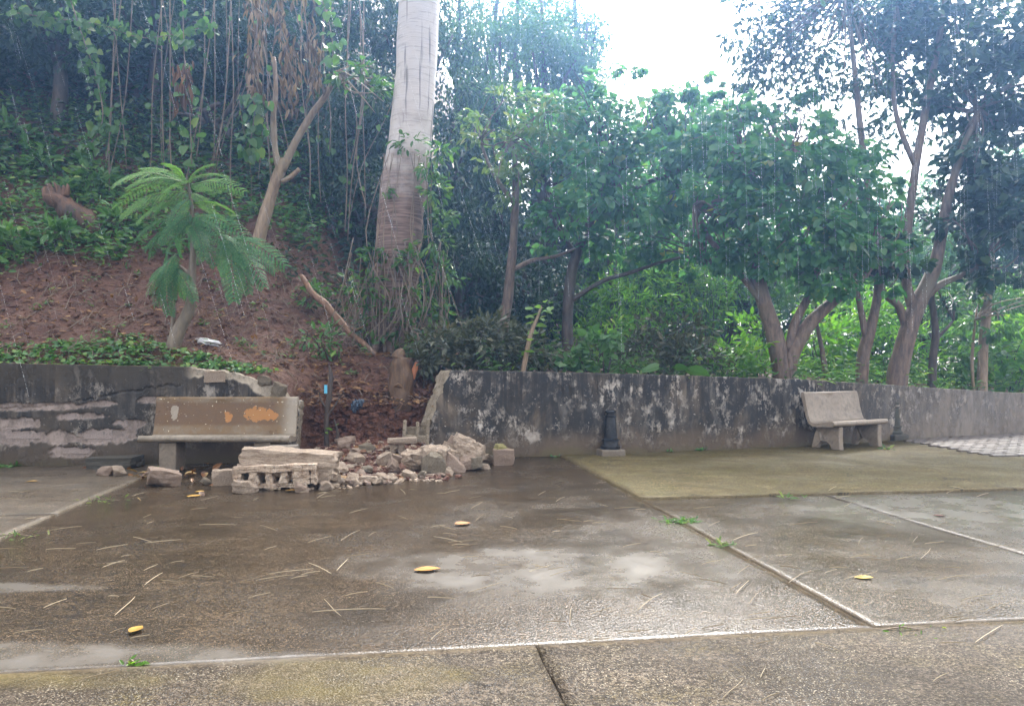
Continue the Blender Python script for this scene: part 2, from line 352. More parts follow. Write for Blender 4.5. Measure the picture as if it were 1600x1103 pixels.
TH = math.radians(8.3)
U, V_ = Vector((math.cos(TH), math.sin(TH), 0)), Vector((-math.sin(TH), math.cos(TH), 0))
pav = MB(); 
pav.add([U * a + V_ * b + Vector((0, 0, -.022)) for a, b in ((-16, -6), (22, -6), (22, 22), (-16, 20))], [(0, 1, 2, 3)])
pave = tag(pav.build('pavement', DIRT), 'wet concrete paving laid in large slabs across the yard', kind='structure')
def slab(a0, a1, b0, b1, z, mat, res=.09, seed=0, rag=.012):
    na, nb = max(2, int((a1 - a0) / res)), max(2, int((b1 - b0) / res))
    vs = []
    for j in range(nb + 1):
        for i in range(na + 1):
            a = a0 + (a1 - a0) * i / na; b = b0 + (b1 - b0) * j / nb
            ed = (i in (0, na)) or (j in (0, nb))
            if i in (0, na): a += rag * mn.noise(Vector((b * 4, seed, 1))) + (.005 if i == 0 else -.005)
            if j in (0, nb): b += rag * mn.noise(Vector((a * 4, seed, 5))) + (.005 if j == 0 else -.005)
            q = U * a + V_ * b
            zz = z + .006 * vnoise(q.x, q.y, .6, 4) + .0025 * vnoise(q.x, q.y, 2.2, 5)
            if ed: zz -= .001 + .003 * max(0, mn.noise(Vector((a * 6, b * 6, seed))))
            vs.append((q.x, q.y, zz))
    fs = [(j * (na + 1) + i, j * (na + 1) + i + 1, (j + 1) * (na + 1) + i + 1, (j + 1) * (na + 1) + i) for j in range(nb) for i in range(na)]
    per = [i for i in range(na + 1)] + [j * (na + 1) + na for j in range(1, nb + 1)] + [nb * (na + 1) + i for i in range(na - 1, -1, -1)] + [j * (na + 1) for j in range(nb - 1, 0, -1)]
    b0_ = len(vs); vs += [(vs[i][0], vs[i][1], -.05) for i in per]; n = len(per)
    fs += [(per[(k + 1) % n], per[k], b0_ + k, b0_ + (k + 1) % n) for k in range(n)]
    m = MB(); m.add(vs, fs); o = m.build('slab', mat, pave, True)
    return o
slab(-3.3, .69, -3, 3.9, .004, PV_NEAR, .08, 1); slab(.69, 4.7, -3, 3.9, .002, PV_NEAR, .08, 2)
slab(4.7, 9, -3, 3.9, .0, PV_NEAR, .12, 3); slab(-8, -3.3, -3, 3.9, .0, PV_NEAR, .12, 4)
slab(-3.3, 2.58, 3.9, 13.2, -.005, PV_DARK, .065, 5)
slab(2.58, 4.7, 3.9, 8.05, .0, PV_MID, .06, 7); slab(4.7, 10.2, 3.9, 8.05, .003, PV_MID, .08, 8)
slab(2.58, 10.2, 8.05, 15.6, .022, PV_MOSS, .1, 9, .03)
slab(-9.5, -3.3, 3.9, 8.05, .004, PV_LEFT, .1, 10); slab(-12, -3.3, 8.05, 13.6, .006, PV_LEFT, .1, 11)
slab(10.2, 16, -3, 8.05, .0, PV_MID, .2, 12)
# interlocking paver path, far right
pth = MB(); pth.add([U * a + V_ * b + Vector((0, 0, .012)) for a, b in ((7.7, 12.1), (20, 9.0), (20, 19), (7.7, 16.2))], [(0, 1, 2, 3)])
PAVER = simple_concrete('paver_grey', (.15, .125, .11), (.21, .18, .16), (.12, .095, .08), 1.2, .45)
path = tag(pth.build('paver_path', DIRT), 'path of small interlocking pavers beside the far wall', kind='structure')
mb = MB(); mb.box((0, 0, 0), (.205, .105, .07)); pm = mb.mesh('paver'); pm.materials.append(PAVER)
cnt = 0
for j in range(60):
    for i in range(40):
        a, b = 7.8 + i * .224 + (.112 if j % 2 else 0), 11.0 + j * .122
        q = U * a + V_ * b
        sx, sy = 800 + q.x / q.y * FPX, HY + CH / q.y * FPX
        if cnt < 300 and sx < 1640 and sy < 722 and (sx > 1398 + (sy - 688) * 5.5) and q.y < float(W(q.x)) - .05:
            o = link('paver', pm, None, path); o.location = (q.x, q.y, .012 + rng.uniform(-.004, .004)); o.rotation_euler = (rng.normal(0, .012), rng.normal(0, .012), TH + rng.normal(0, .015)); cnt += 1

# ------------------------------------------------------------------ hillside
xs = np.concatenate([np.linspace(-50, -13, 38), np.arange(-12.9, 12.9, .12), np.linspace(13, 50, 38)])
ds = np.concatenate([[-.02, .06, .10], np.arange(.16, 6, .11), np.linspace(6.2, 20, 40), np.linspace(21, 50, 20)])
vs = []
for d in ds:
    for x in xs:
        wy = float(W(x)); y = wy + d
        gap = float(sstep(GAPL - .25, GAPL + .05, x) * (1 - sstep(GAPR - .25, GAPR + .2, x)))
        z = H(x, y) if d > .09 else -.1
        if gap > .01 and d < 1.3:
            e = float(sstep(-.02, .95, d + .12 * vnoise(x, y, 2.3, 8)))
            zz = e * H(x, y) + (1 - e) * -.02 + .05 * vnoise(x * 1.2, d * 3, 3.2, 9) * math.sin(math.pi * min(1, max(0, d / .8)))
            z = zz if gap > .5 else (z if d > .09 else -.1)
            y -= .10 * gap * vnoise(x, z * 2, 2.6, 10)
        vs.append((x, y, z))
nx = len(xs)
F = np.array([(j * nx + i, j * nx + i + 1, (j + 1) * nx + i + 1, (j + 1) * nx + i) for j in range(len(ds) - 1) for i in range(nx - 1)])
tag(link('hillside', mesh_np('hillside', np.array(vs), [F], None, True), SOIL), 'reddish bare earth bank rising behind the wall', kind='structure')

# soil and debris spilled out of the gap
xs = np.linspace(-4.2, -.5, 90); ys = np.linspace(9.2, 12.9, 90); vs = []
for y in ys:
    for x in xs:
        t = float(np.interp(x, [-4.2, -3.6, -2.6, -1.6, -1, -.5], [0, .25, 1, 1, .5, 0]))
        z = -.03 + .30 * t * float(sstep(9.7, 12.2, y + .35 * vnoise(x, y, 1.2, 6))) + .035 * t * (vnoise(x, y, 4, 7) + .6 * vnoise(x, y, 11, 8))
        vs.append((x, y, z))
F = np.array([(j * 90 + i, j * 90 + i + 1, (j + 1) * 90 + i + 1, (j + 1) * 90 + i) for j in range(89) for i in range(89)])
tag(link('spilled_soil', mesh_np('spilled_soil', np.array(vs), [F], None, True), SUBSOIL), 'reddish soil spilled onto the paving through the wall gap', 'soil', kind='stuff')

# ------------------------------------------------------------------ walls
PATCH = [(-7.2, .62, .42, .10), (-7.15, .42, .7, .12), (-6.3, .72, .35, .06), (-5.95, .42, .5, .13), (-6.55, .42, .3, .12), (-7.0, .86, .9, .06), (-6.4, .2, .4, .08), (-5.6, .6, .25, .07), (-5.3, .95, .3, .06), (-6.0, .9, .25, .05)]
def build_wall(name, x0, x1, start, end, recess, label):
    fine = recess
    n_s, n_z = int((x1 - x0) / (.014 if fine else .035)), (96 if fine else 44)
    xsr = np.linspace(0, 1, n_s + 1); vs, at_r, at_c, fs, ms = [], [], [], [], []
    V3 = lambda a, b, c: mn.noise(Vector((a, b, c)))
    def pt(t, r, off):
        zt = r * 1.4
        x = start(zt) * (1 - t) + end(zt) * t
        tp = float(WTOP(x)) + .008 * V3(x * 3, 2, 1) + .004 * V3(x * 14, 2, 1)
        if recess and x > -4.75:
            tp = min(tp, float(np.interp(x, [-4.75, -4.35, -4.1, -3.8, -3.55, -3.35, -3.2], [1.42, 1.37, 1.34, 1.22, 1.12, .95, .9])) + .035 * V3(x * 7, 0, 4) + .02 * V3(x * 21, 0, 4))
        z = tp * r; d = 0.0; rc = cw = 0.0
        if off == 0:
            d = .006 * V3(x * 2.2, z * 2.2, 3) + .003 * V3(x * 9, z * 9, 3)
        if recess and off == 0:
            for cx, cz, rx, rz in PATCH:
                q = ((x - cx) / rx) ** 2 + ((z - cz) / rz) ** 2
                if q > 4: continue
                q += .7 * V3(x * 5, z * 5, 8) + .5 * V3(x * 13, z * 13, 8) + .3 * V3(x * 31, z * 31, 8)
                rc = max(rc, float(1 - sstep(.7, .92, q)))
            if x > -4.9 and z > .8:
                cr = 1.27 + .08 * V3(x * 3, 1, 1) + .05 * V3(x * 11, 1, z * 3) + .02 * V3(x * 33, 1, z * 9) - .62 * max(0, x + 4.2)
                cw = float(sstep(cr, cr + .03, z)) * float(sstep(-4.9, -4.6, x))
            d += .026 * rc + .02 * cw
            ck = abs(z - (1.0 + .06 * math.sin(x * 2.1) + .05 * V3(x * 5, 0, 2) + .03 * V3(x * 17, 0, 2) + .10 * (x + 6)))
            if -7.6 < x < -4.9 and ck < .012: d += .02
        elif recess and x > -4.7: cw = 1.0
        jag = .03 * V3(off * 25, z * 9, x0) + .02 * V3(off * 40, z * 26, x0)
        if start(0) > -10 and t < .03 and not recess: x += (jag * 1.4 - off * .85) * max(0., 1 - t * 60); cw = max(cw, 1. if off > 0 and t < .02 else 0.)
        if recess and t > .97: x += jag * max(0., 1 - (1 - t) * 60); cw = max(cw, 1. if t == 1 else 0.)
        vs.append((x, float(W(x)) + d + off, z)); at_r.append(rc); at_c.append(cw)
    offs = [0, .04, .08, .12, .16, .2]
    idx = {}
    def vid(i, j, k):
        if (i, j, k) not in idx: idx[(i, j, k)] = len(vs); pt(xsr[i], j / n_z, offs[k])
        return idx[(i, j, k)]
    for i in range(n_s):
        for j in range(n_z):
            fs.append((vid(i, j, 0), vid(i + 1, j, 0), vid(i + 1, j + 1, 0), vid(i, j + 1, 0))); ms.append(0)
        for k in range(5):
            fs.append((vid(i, n_z, k), vid(i + 1, n_z, k), vid(i + 1, n_z, k + 1), vid(i, n_z, k + 1))); ms.append(0)
        fs.append((vid(i + 1, 0, 5), vid(i, 0, 5), vid(i, n_z, 5), vid(i + 1, n_z, 5))); ms.append(0)
    for j in range(n_z):
        for k in range(5):
            fs.append((vid(0, j, k + 1), vid(0, j, k), vid(0, j + 1, k), vid(0, j + 1, k + 1))); ms.append(1)
            fs.append((vid(n_s, j, k), vid(n_s, j, k + 1), vid(n_s, j + 1, k + 1), vid(n_s, j + 1, k))); ms.append(1)
    m = MB(); m.add(vs, fs); m.m = ms
    o = tag(m.build('retaining_wall', [WALL, FRACT], None, True), label, 'wall')
    for nm, ar in (('recess', at_r), ('crown_break', at_c)):
        a = o.data.attributes.new(nm, 'FLOAT', 'POINT'); a.data.foreach_set('value', np.array(ar, np.float32))
    return o
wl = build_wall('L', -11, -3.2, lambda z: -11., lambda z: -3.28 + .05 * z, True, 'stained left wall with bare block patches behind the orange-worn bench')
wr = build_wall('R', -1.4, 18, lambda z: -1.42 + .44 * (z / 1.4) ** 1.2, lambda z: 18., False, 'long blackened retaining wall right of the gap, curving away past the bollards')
m = MB(); m.box((0, 0, 0), (.38, .03, .17)); bmesh_block = m.mesh('block'); bmesh_block.materials.append(BLOCK)
for x, z, sx in ((-7.05, .48, 1.25), (-6.05, .46, 1.05), (-7.5, .70, .7), (-6.85, .73, .9), (-6.4, .72, .7), (-7.35, .24, .8), (-6.35, .25, 1.), (-5.75, .63, .55)):
    o = link('block', bmesh_block, None, wl); o.location = (x, float(W(x)) + .036, z); o.scale = (sx, 1, 1); o.rotation_euler = (0, 0, .14)
    soften(o, .012, 2)
# hollow block stub standing at the broken end of the right wall
m = MB()
for bx, hh in ((-.17, .42), (.03, .40), (.19, .46)): m.box((bx, 0, hh / 2), (.055, .17, hh))
m.box((.02, .06, .16), (.40, .05, .32)); m.box((.02, -.055, .10), (.40, .05, .20))
o = m.build('broken_block', FRACT, wr); o.location = (-1.52, 12.07, .18); o.rotation_euler = (0, .05, .12); soften(o, .018, 2)

# ------------------------------------------------------------------ benches
def bench_paint_material():
    m = Mat('bench_worn_paint'); o = m.obj
    n1 = m.noise(o, 2.2, 6, .6); n2 = m.noise(o, 9, 6, .65, .4); n3 = m.noise(o, 40, 4)
    c = m.mix(m.ramp(n1, [(.38, 0.), (.62, 1.)]), (.11, .07, .035), (.20, .16, .115))
    c = m.mix(m.ramp(n2, [(.4, 0.), (.6, .7)]), c, (.15, .085, .03))
    x = m.sep(o, 0); z = m.sep(o, 2)
    def spot(cx, cz, rx, rz):
        a = m.math('POWER', m.math('ABSOLUTE', m.math('DIVIDE', m.math('SUBTRACT', x, cx), rx)), 2.0)
        b = m.math('POWER', m.math('ABSOLUTE', m.math('DIVIDE', m.math('SUBTRACT', z, cz), rz)), 2.0)
        q = m.math('ADD', m.math('ADD', a, b), m.math('MULTIPLY', m.math('SUBTRACT', n2, .5), 5.5))
        return m.maprange(q, .85, 1.0, 1.0, 0.0)
    or_ = m.math('MAXIMUM', spot(.44, .74, .20, .09), m.math('MAXIMUM', spot(.02, .72, .06, .08), spot(.62, .70, .08, .05)))
    mid = m.math('MULTIPLY', m.math('MULTIPLY', m.maprange(z, .56, .62), m.maprange(z, .93, .88)), m.maprange(x, .75, .6))
    c = m.mix(m.math('MULTIPLY', mid, .75), c, m.mix(n2, (.06, .026, .008), (.125, .06, .02)))
    c = m.mix(or_, c, m.mix(n1, (.34, .13, .02), (.30, .15, .05)))
    gy = m.math('MAXIMUM', spot(-.72, .76, .05, .09), m.maprange(x, .72, .9))
    c = m.mix(m.math('MULTIPLY', gy, .8), c, (.30, .26, .21))
    c = m.mix(m.ramp(m.noise(o, 30, 2), [(.69, 0.), (.72, .9)]), c, (.6, .55, .45))
    return m.principled(c, m.ramp(n1, [(.3, .22), (.7, .45)]), m.bump(m.math('ADD', n2, m.math('MULTIPLY', n3, .3)), .35, .012), .35)
BENCH_L = bench_paint_material()
SEAT_L = simple_concrete('bench_seat_wet', (.17, .14, .105), (.27, .23, .185), (.12, .095, .065), .8, .28, .2)
BENCH_R = simple_concrete('bench_tan_concrete', (.21, .165, .125), (.30, .245, .19), (.15, .115, .085), .7, .5, .25)
def profile_extrude(pr, x0, x1, nseg, seed, chip=None):
    m = MB(); n = len(pr); vs = []
    for i in range(nseg + 1):
        x = x0 + (x1 - x0) * i / nseg
        for k, (y, z) in enumerate(pr):
            j = .004 * mn.noise(Vector((x * 4, k * .3, seed)))
            xx = x
            if i in (0, nseg): xx += .010 * mn.noise(Vector((k * 1.1, seed, i)))
            yy, zz = y + j, z + j
            if chip: xx, yy, zz = chip(xx, yy, zz)
            vs.append((xx, yy, zz))
    fs = [(i * n + k, i * n + (k + 1) % n, (i + 1) * n + (k + 1) % n, (i + 1) * n + k) for i in range(nseg) for k in range(n)]
    fs += [tuple(reversed(range(n))), tuple(nseg * n + k for k in range(n))]
    m.add(vs, [tuple(reversed(f)) for f in fs]); return m
def arc(cx, cy, r, a0, a1, n=6): return [(cx + r * math.cos(math.radians(a0 + (a1 - a0) * i / n)), cy + r * math.sin(math.radians(a0 + (a1 - a0) * i / n))) for i in range(n + 1)]
SEATP = arc(.045, .445, .045, 270, 90, 8) + [(.15, .478), (.28, .458), (.36, .446), (.42, .45), (.455, .468)] + [(.50, .44), (.44, .395), (.36, .385), (.2, .392)]
BACKP = [(.457, .47), (.487, .53), (.515, .62), (.545, .74), (.570, .86), (.588, .935)] + arc(.625, .94, .037, 180, 0, 7) + [(.64, .86), (.61, .74), (.578, .62), (.55, .53), (.502, .442)]
def bench(loc, rz, L, seatm, backm, legm, label, legs, chip=None, sc=1.0):
    b = empty('bench', loc, rz)
    o = profile_extrude(SEATP, -L / 2, L / 2, 40, 1, chip).build('seat', seatm, b, True); 
    o2 = profile_extrude([(y + .0015, z) for y, z in BACKP], -L / 2 + .0, L / 2 - .02, 40, 2).build('backrest', backm, b, True)
    for ob in (o, o2):
        e = ob.modifiers.new('edge', 'EDGE_SPLIT'); e.split_angle = math.radians(50)
    for lx in legs[1]:
        if legs[0] == 'pedestal':
            m = profile_extrude([(.06, 0), (.075, .39), (.40, .39), (.42, .2), (.40, 0)], -.11, .11, 4, lx)
        else:
            pr = [(0.02, 0), (.035, .2), (.03, .388), (.46, .388), (.52, .25), (.58, .0), (.47, 0)] + arc(.335, 0, .135, 12, 168, 8)[0:] + [(.19, 0)]
            m = profile_extrude(pr, -.055, .055, 3, lx)
        lg = m.build('leg', legm, b, False); lg.location = (lx, 0, 0); soften(lg, .014, 2)
    b.scale = (sc, sc, sc)
    tag(b, label, 'bench'); return b
def chipL(x, y, z):
    t = max(0, x - .58) / .44
    if t > 0 and y < .12: y += .05 * min(1, t * 3) + .015 * mn.noise(Vector((x * 20, z * 20, 1))); z = z - .01 + .012 * mn.noise(Vector((x * 14, y * 20, 3)))
    return x, y, z
bl = bench((-4.05, 10.47, 0), .03, 1.96, SEAT_L, BENCH_L, simple_concrete('bench_leg_grey', (.16, .13, .10), (.23, .19, .15), (.12, .095, .07), 1.2),
           'long concrete bench with worn orange paint, half buried behind broken rubble', ('pedestal', (-.62, .62)), chipL, 1.03)
m = MB(); m.box((0, 0, .17), (.37, .19, .34)); o = m.build('concrete_block', simple_concrete('grey_block', (.23, .2, .17), (.31, .27, .23), (.18, .15, .13), 2))
o.location = (-3.12, 10.56, 0.03); o.rotation_euler = (0, 0, .05); soften(o, .015); tag(o, 'grey block wedged under the chipped right end of the orange-worn bench', 'block')
br = bench((6.08, 13.42, .022), math.radians(33), 1.58, BENCH_R, BENCH_R, BENCH_R, 'tan concrete bench with arched legs standing against the curving wall', ('arch', (-.55, .58)))

# ------------------------------------------------------------------ bollards
def bollard(loc, label, mat, blockm, rz):
    b = empty('bollard', loc, rz)
    def lathe(name, prof, n=20, mt=mat):
        m = MB(); vs = [(r * math.cos(2 * math.pi * k / n), r * math.sin(2 * math.pi * k / n), z) for r, z in prof for k in range(n)]
        fs = [(i * n + k, i * n + (k + 1) % n, (i + 1) * n + (k + 1) % n, (i + 1) * n + k) for i in range(len(prof) - 1) for k in range(n)]
        fs += [tuple(reversed(range(n))), tuple((len(prof) - 1) * n + k for k in range(n))]
        m.add(vs, fs); o = m.build(name, mt, b, True); e = o.modifiers.new('edge', 'EDGE_SPLIT'); e.split_angle = math.radians(35); return o
    m = MB(); m.box((0, 0, .055), (.40, .36, .13)); soften(m.build('footing', blockm, b), .02)
    lathe('base_ring', [(.14, .12), (.158, .125), (.158, .165), (.136, .18), (.126, .20), (.12, .245), (.138, .252), (.138, .275), (.112, .287)])
    lathe('shaft', [(.110, .28), (.103, .40), (.088, .60), (.078, .64)])
    lathe('neck_ring', [(.076, .622), (.094, .630), (.096, .652), (.072, .662), (.064, .685), (.068, .70)])
    lathe('cap', [(.07, .695), (.092, .70), (.094, .725), (.082, .738), (.045, .752), (.008, .757)])
    tag(b, label, 'bollard', 'bollards along the wall'); return b
mm = Mat('bollard_black_paint'); n1 = mm.noise(mm.obj, 14, 5, .6); c = mm.mix(mm.ramp(n1, [(.45, 0.), (.7, 1.)]), (.008, .009, .012), (.028, .031, .038))
c = mm.mix(mm.ramp(mm.noise(mm.obj, 40, 3), [(.67, 0.), (.72, 1.)]), c, (.3, .28, .25)); BOL = mm.principled(c, .35, mm.bump(n1, .2, .005), .3)
g_ = G(955, 714); bollard((g_.x, g_.y + .1, 0), 'black painted bollard on a square footing against the blackened wall', BOL, simple_concrete('footing_grey', (.15, .12, .09), (.2, .165, .13), (.09, .07, .05), 2), .2)
g_ = G(1397, 689); bollard((g_.x, g_.y, .015), 'mossy grey bollard at the right end of the tan bench', simple_concrete('bollard_mossy', (.04, .038, .028), (.085, .08, .06), (.06, .065, .03), 2.5), RUBBLE_DARK, .45)

# ------------------------------------------------------------------ rubble
def rock_mesh(seed, cuts=7, n=5, rough=.07, boxy=.8):
    r = random.Random(seed); bm = bmesh.new(); bmesh.ops.create_cube(bm, size=2); bmesh.ops.subdivide_edges(bm, edges=bm.edges[:], cuts=n, use_grid_fill=True)
    pl = []
    for _ in range(cuts):
        nn = Vector((r.gauss(0, 1), r.gauss(0, 1), r.gauss(0, 1))).normalized(); pl.append((nn, r.uniform(boxy, boxy + .4)))
    for v in bm.verts:
        co = v.co.copy()
        for nn, d in pl:
            e = co.dot(nn) - d
            if e > 0: co -= nn * e
        co += Vector([mn.noise(co * 1.6 + Vector((seed, k * 5, 0))) for k in range(3)]) * rough * 1.4
        co += Vector([mn.noise(co * 4.5 + Vector((seed, k * 9, 2))) for k in range(3)]) * rough * 1.1 + Vector([mn.noise(co * 11 + Vector((seed, k * 9, 4))) for k in range(3)]) * rough * .55
        v.co = co
    bmesh.ops.triangulate(bm, faces=bm.faces[:])
    me = bpy.data.meshes.new('rock'); bm.to_mesh(me); bm.free(); return me
def chunk(name, label, cat, box, depth, mat, seed, Y=None, zb=None, rot=(0, 0, 0), cuts=7, boxy=.8, rough=.08, group='broken wall rubble'):
    x0, x1, y0, y1 = box
    if Y is None: Y = FPX * CH / (y1 - HY) + depth * .3
    c = P((x0 + x1) / 2, (y0 + y1) / 2, Y)
    me = rock_mesh(seed, cuts, 8, rough, boxy); me.materials.append(mat)
    o = link(name, me); o.location = c; o.rotation_euler = rot
    o.scale = (px(x1 - x0, Y) / 2 * 1.02, depth / 2, px(y1 - y0, Y) / 2 * 1.02)
    return tag(o, label, cat, group)
CK = [
 ('concrete_slab_fragment', 'long pale concrete slab fragment lying on top of the hollow block', (386, 522, 703, 744), .44, RUBBLE, 3, 9.35, (.05, .07, .06), 9, .86, .10),
 ('concrete_chunk', 'small pale cube chunk left of the hollow block', (333, 368, 734, 757), .2, RUBBLE, 5, None, (0, 0, .3), 3, .9, .05),
 ('concrete_chunk', 'lone two-toned chunk in front of the bench pedestal', (234, 279, 731, 759), .3, RUBBLE_PINK, 8, None, (.1, .1, .5), 7, .75, .08),
 ('concrete_chunk', 'small beige stone in front of the dark mossy footing', (153, 178, 729, 744), .18, RUBBLE_PINK, 11, None, (0, .1, .2), 6, .75, .08),
 ('concrete_chunk', 'smallest beige stone beside the dark mossy footing', (175, 194, 728, 744), .16, RUBBLE, 12, None, (0, 0, .9), 6, .75, .08),
 ('concrete_chunk', 'pale angular boulder against the right side of the hollow block', (489, 531, 727, 757), .35, RUBBLE, 14, None, (.1, -.3, .2), 7, .7, .1),
 ('concrete_chunk', 'flat white chip lying before the hollow block cavities', (366, 402, 752, 770), .2, RUBBLE, 15, None, (0, .1, .4), 6, .75, .1),
 ('concrete_chunk', 'pale lump at the left shoulder of the slab fragment', (378, 400, 711, 734), .2, RUBBLE, 16, 9.4, (0, .2, .4), 6, .75, .1),
 ('concrete_chunk', 'largest rough chunk at the foot of the broken wall end', (632, 690, 697, 739), .45, RUBBLE, 21, None, (0, .12, .3), 9, .74, .19),
 ('concrete_chunk', 'mossy streaked chunk leaning on the largest rough chunk', (664, 693, 705, 739), .25, FRACT, 22, 10.3, (0, .25, .5), 7, .72, .1),
 ('concrete_chunk', 'high tilted pale chunk topping the right rubble pile', (708, 756, 688, 725), .36, RUBBLE, 23, 11.0, (.1, .38, .2), 8, .78, .16),
 ('concrete_chunk', 'dark chunk under the high tilted chunk', (716, 741, 711, 731), .3, RUBBLE_PINK, 24, 10.85, (0, 0, .2), 6, .8, .07),
 ('concrete_chunk', 'grey pebbly chunk at the right foot of the rubble pile', (736, 753, 714, 732), .22, FRACT, 25, 10.8, (0, 0, .1), 6, .8, .1),
 ('concrete_chunk', 'pink triangular chunk lying in front of the right pile', (693, 727, 715, 738), .22, RUBBLE_PINK, 26, None, (.2, .5, .3), 5, .65, .04),
 ('concrete_chunk', 'thin pinkish shard sticking up behind the right pile', (699, 716, 682, 702), .1, RUBBLE_PINK, 27, 11.2, (0, .6, .4), 6, .7, .06),
 ('concrete_chunk', 'narrow shard slanting between the two biggest chunks', (690, 716, 694, 706), .14, RUBBLE, 28, 11.0, (0, .5, .2), 5, .75, .06),
 ('concrete_chunk', 'rough cemented lump between the pink triangle and largest chunk', (690, 716, 700, 726), .25, RUBBLE, 29, 10.8, (0, -.3, .7), 8, .7, .14),
 ('concrete_chunk', 'small lump at the right end of the rubble pile', (752, 768, 708, 723), .16, RUBBLE, 30, None, (0, 0, .4), 8, .7, .14),
 ('concrete_block', 'square block with moss on top, lying apart right of the rubble', (771, 802, 702, 726), .3, RUBBLE_PINK, 31, None, (0, 0, .1), 2, 1.0, .05),
 ('concrete_chunk', 'green mossy lump resting on the square block apart', (770, 793, 694, 707), .2, simple_concrete('moss_lump', (.2, .18, .06), (.28, .25, .09), (.3, .26, .2), 3), 32, 11.6, (0, 0, .5), 7, .75, .09),
 ('concrete_ledge', 'flat white ledge fragment left of the hollow stub', (606, 650, 684, 692), .22, RUBBLE, 33, 11.3, (0, -.04, .1), 4, .95, .06),
 ('concrete_post', 'left short broken web under the white ledge fragment', (609, 617, 690, 708), .1, RUBBLE, 34, 11.3, (0, 0, .2), 4, .9, .1),
 ('concrete_post', 'right short broken web under the white ledge fragment', (622, 632, 691, 708), .1, RUBBLE, 35, 11.3, (0, 0, .1), 4, .9, .1),
 ('concrete_chunk', 'tan wedge chunk left of the largest rough chunk', (604, 627, 710, 724), .22, RUBBLE_PINK, 36, 10.9, (0, .3, .1), 6, .7, .05),
 ('concrete_chunk', 'pale lump in the soil beside the dead stick', (528, 546, 690, 704), .2, RUBBLE_PINK, 37, 11.4, (0, 0, 0), 7, .75, .1),
 ('concrete_chunk', 'white lump in front of the spilled soil, nearest the boulder', (541, 563, 741, 756), .2, RUBBLE, 38, None, (0, .2, 0), 7, .7, .1),
 ('concrete_chunk', 'long flat white lump in the small rubble', (563, 592, 744, 755), .2, RUBBLE, 39, None, (0, 0, .1), 7, .75, .1),
 ('concrete_chunk', 'round white lump at the right of the small rubble', (588, 603, 738, 751), .16, RUBBLE, 40, None, (0, 0, .1), 9, .7, .1),
 ('concrete_footing', 'dark mossy low footing beside the wall left of the bench', (147, 214, 713, 733), .45, RUBBLE_DARK, 41, None, (0, 0, .05), 2, 1.0, .04),
 ('broken_coping', 'cream broken lump high on the broken left wall edge', (404, 424, 588, 606), .2, FRACT, 42, 11.7, (0, .2, .1), 6, .8, .12),
 ('broken_coping', 'cream broken lump lowest on the left wall edge above the bench', (424, 447, 600, 624), .22, FRACT, 43, 11.72, (0, .4, .1), 7, .75, .12),
 ('broken_coping', 'pale bare block end near the top of the left wall', (322, 352, 580, 597), .16, RUBBLE, 44, 11.58, (0, 0, .14), 2, 1.0, .05),
]
for nm, lb, bx, dp, mt, sd_, Yv, rt, cu, bo, ro in CK:
    chunk(nm, lb, 'rubble' if 'coping' not in nm else 'rubble', bx, dp, mt, sd_, Yv, None, rt, cu, bo, ro)
# hollow block lying with its four cavities towards the camera
m = MB(); Wd, Hh, Dp = .95, .27, .36
def nbox(x0, x1, z0, z1, y0=-Dp / 2, y1=Dp / 2): m.box(((x0 + x1) / 2, (y0 + y1) / 2, (z0 + z1) / 2), (x1 - x0, y1 - y0, z1 - z0))
nbox(-Wd / 2, Wd / 2, Hh - .07, Hh); nbox(-Wd / 2 + .02, Wd / 2 - .12, 0, .045); nbox(-Wd / 2 + .01, Wd / 2 - .05, .04, Hh - .05, .13, .17)
for wx, ww in ((-.44, .09), (-.255, .10), (-.075, .085), (.095, .085), (.30, .19), (.44, .06)): nbox(wx - ww / 2, wx + ww / 2, .04, Hh - .05, -.17, .135)
hb = m.build('hollow_block', RUBBLE); sb = hb.modifiers.new('sub', 'SUBSURF'); sb.subdivision_type = 'SIMPLE'; sb.levels = sb.render_levels = 3
tx = bpy.data.textures.new('chips', 'CLOUDS'); tx.noise_scale = .075; dm = hb.modifiers.new('disp', 'DISPLACE'); dm.texture = tx; dm.strength = .085; dm.mid_level = .5
for k, (x, y, w_) in enumerate(((528, 740, 26), (520, 752, 20), (556, 730, 22), (575, 722, 18), (598, 730, 20), (616, 736, 24), (610, 748, 18), (574, 738, 18), (640, 744, 18), (548, 752, 16), (508, 760, 22), (640, 716, 20), (590, 752, 16), (470, 764, 20), (700, 738, 14), (660, 742, 16), (758, 728, 14), (540, 718, 22), (620, 722, 16), (322, 752, 14))):
    Yk = FPX * CH / (y + 6 - HY); me = rock_mesh(140 + k, 8, 4, .15, .68); me.materials.append((RUBBLE, RUBBLE_PINK, RUBBLE, FRACT)[k % 4]); o = link('rubble_stone', me); q = G(x, y + 4)
    zz = .3 * float(np.interp(q.x, [-4.2, -3.6, -2.6, -1.6, -1, -.5], [0, .25, 1, 1, .5, 0])) * float(sstep(9.7, 12.2, q.y)); o.location = (q.x, q.y, zz + px(w_, Yk) * .2); o.scale = (px(w_, Yk) / 2 * 1.2, px(w_, Yk) / 2, px(w_, Yk) / 2 * .75); o.rotation_euler = (rng.normal(0, .3), rng.normal(0, .3), rng.uniform(0, 6))
    tag(o, 'fist-sized pale rubble stone lying loose before the wall gap', 'stone', 'fist-sized stones before the gap')
g_ = G(430, 764); hb.location = (g_.x, g_.y + .16, .02); hb.rotation_euler = (.06, -.03, .06)
tag(hb, 'broken hollow concrete block with open cavities facing the yard', 'rubble', 'broken wall rubble')
STONE_BROWN = simple_concrete('brown_stone', (.16, .105, .08), (.24, .17, .13), (.32, .26, .2), 4)
small = [rock_mesh(100 + k, 6, 2, .1, .7) for k in range(6)]
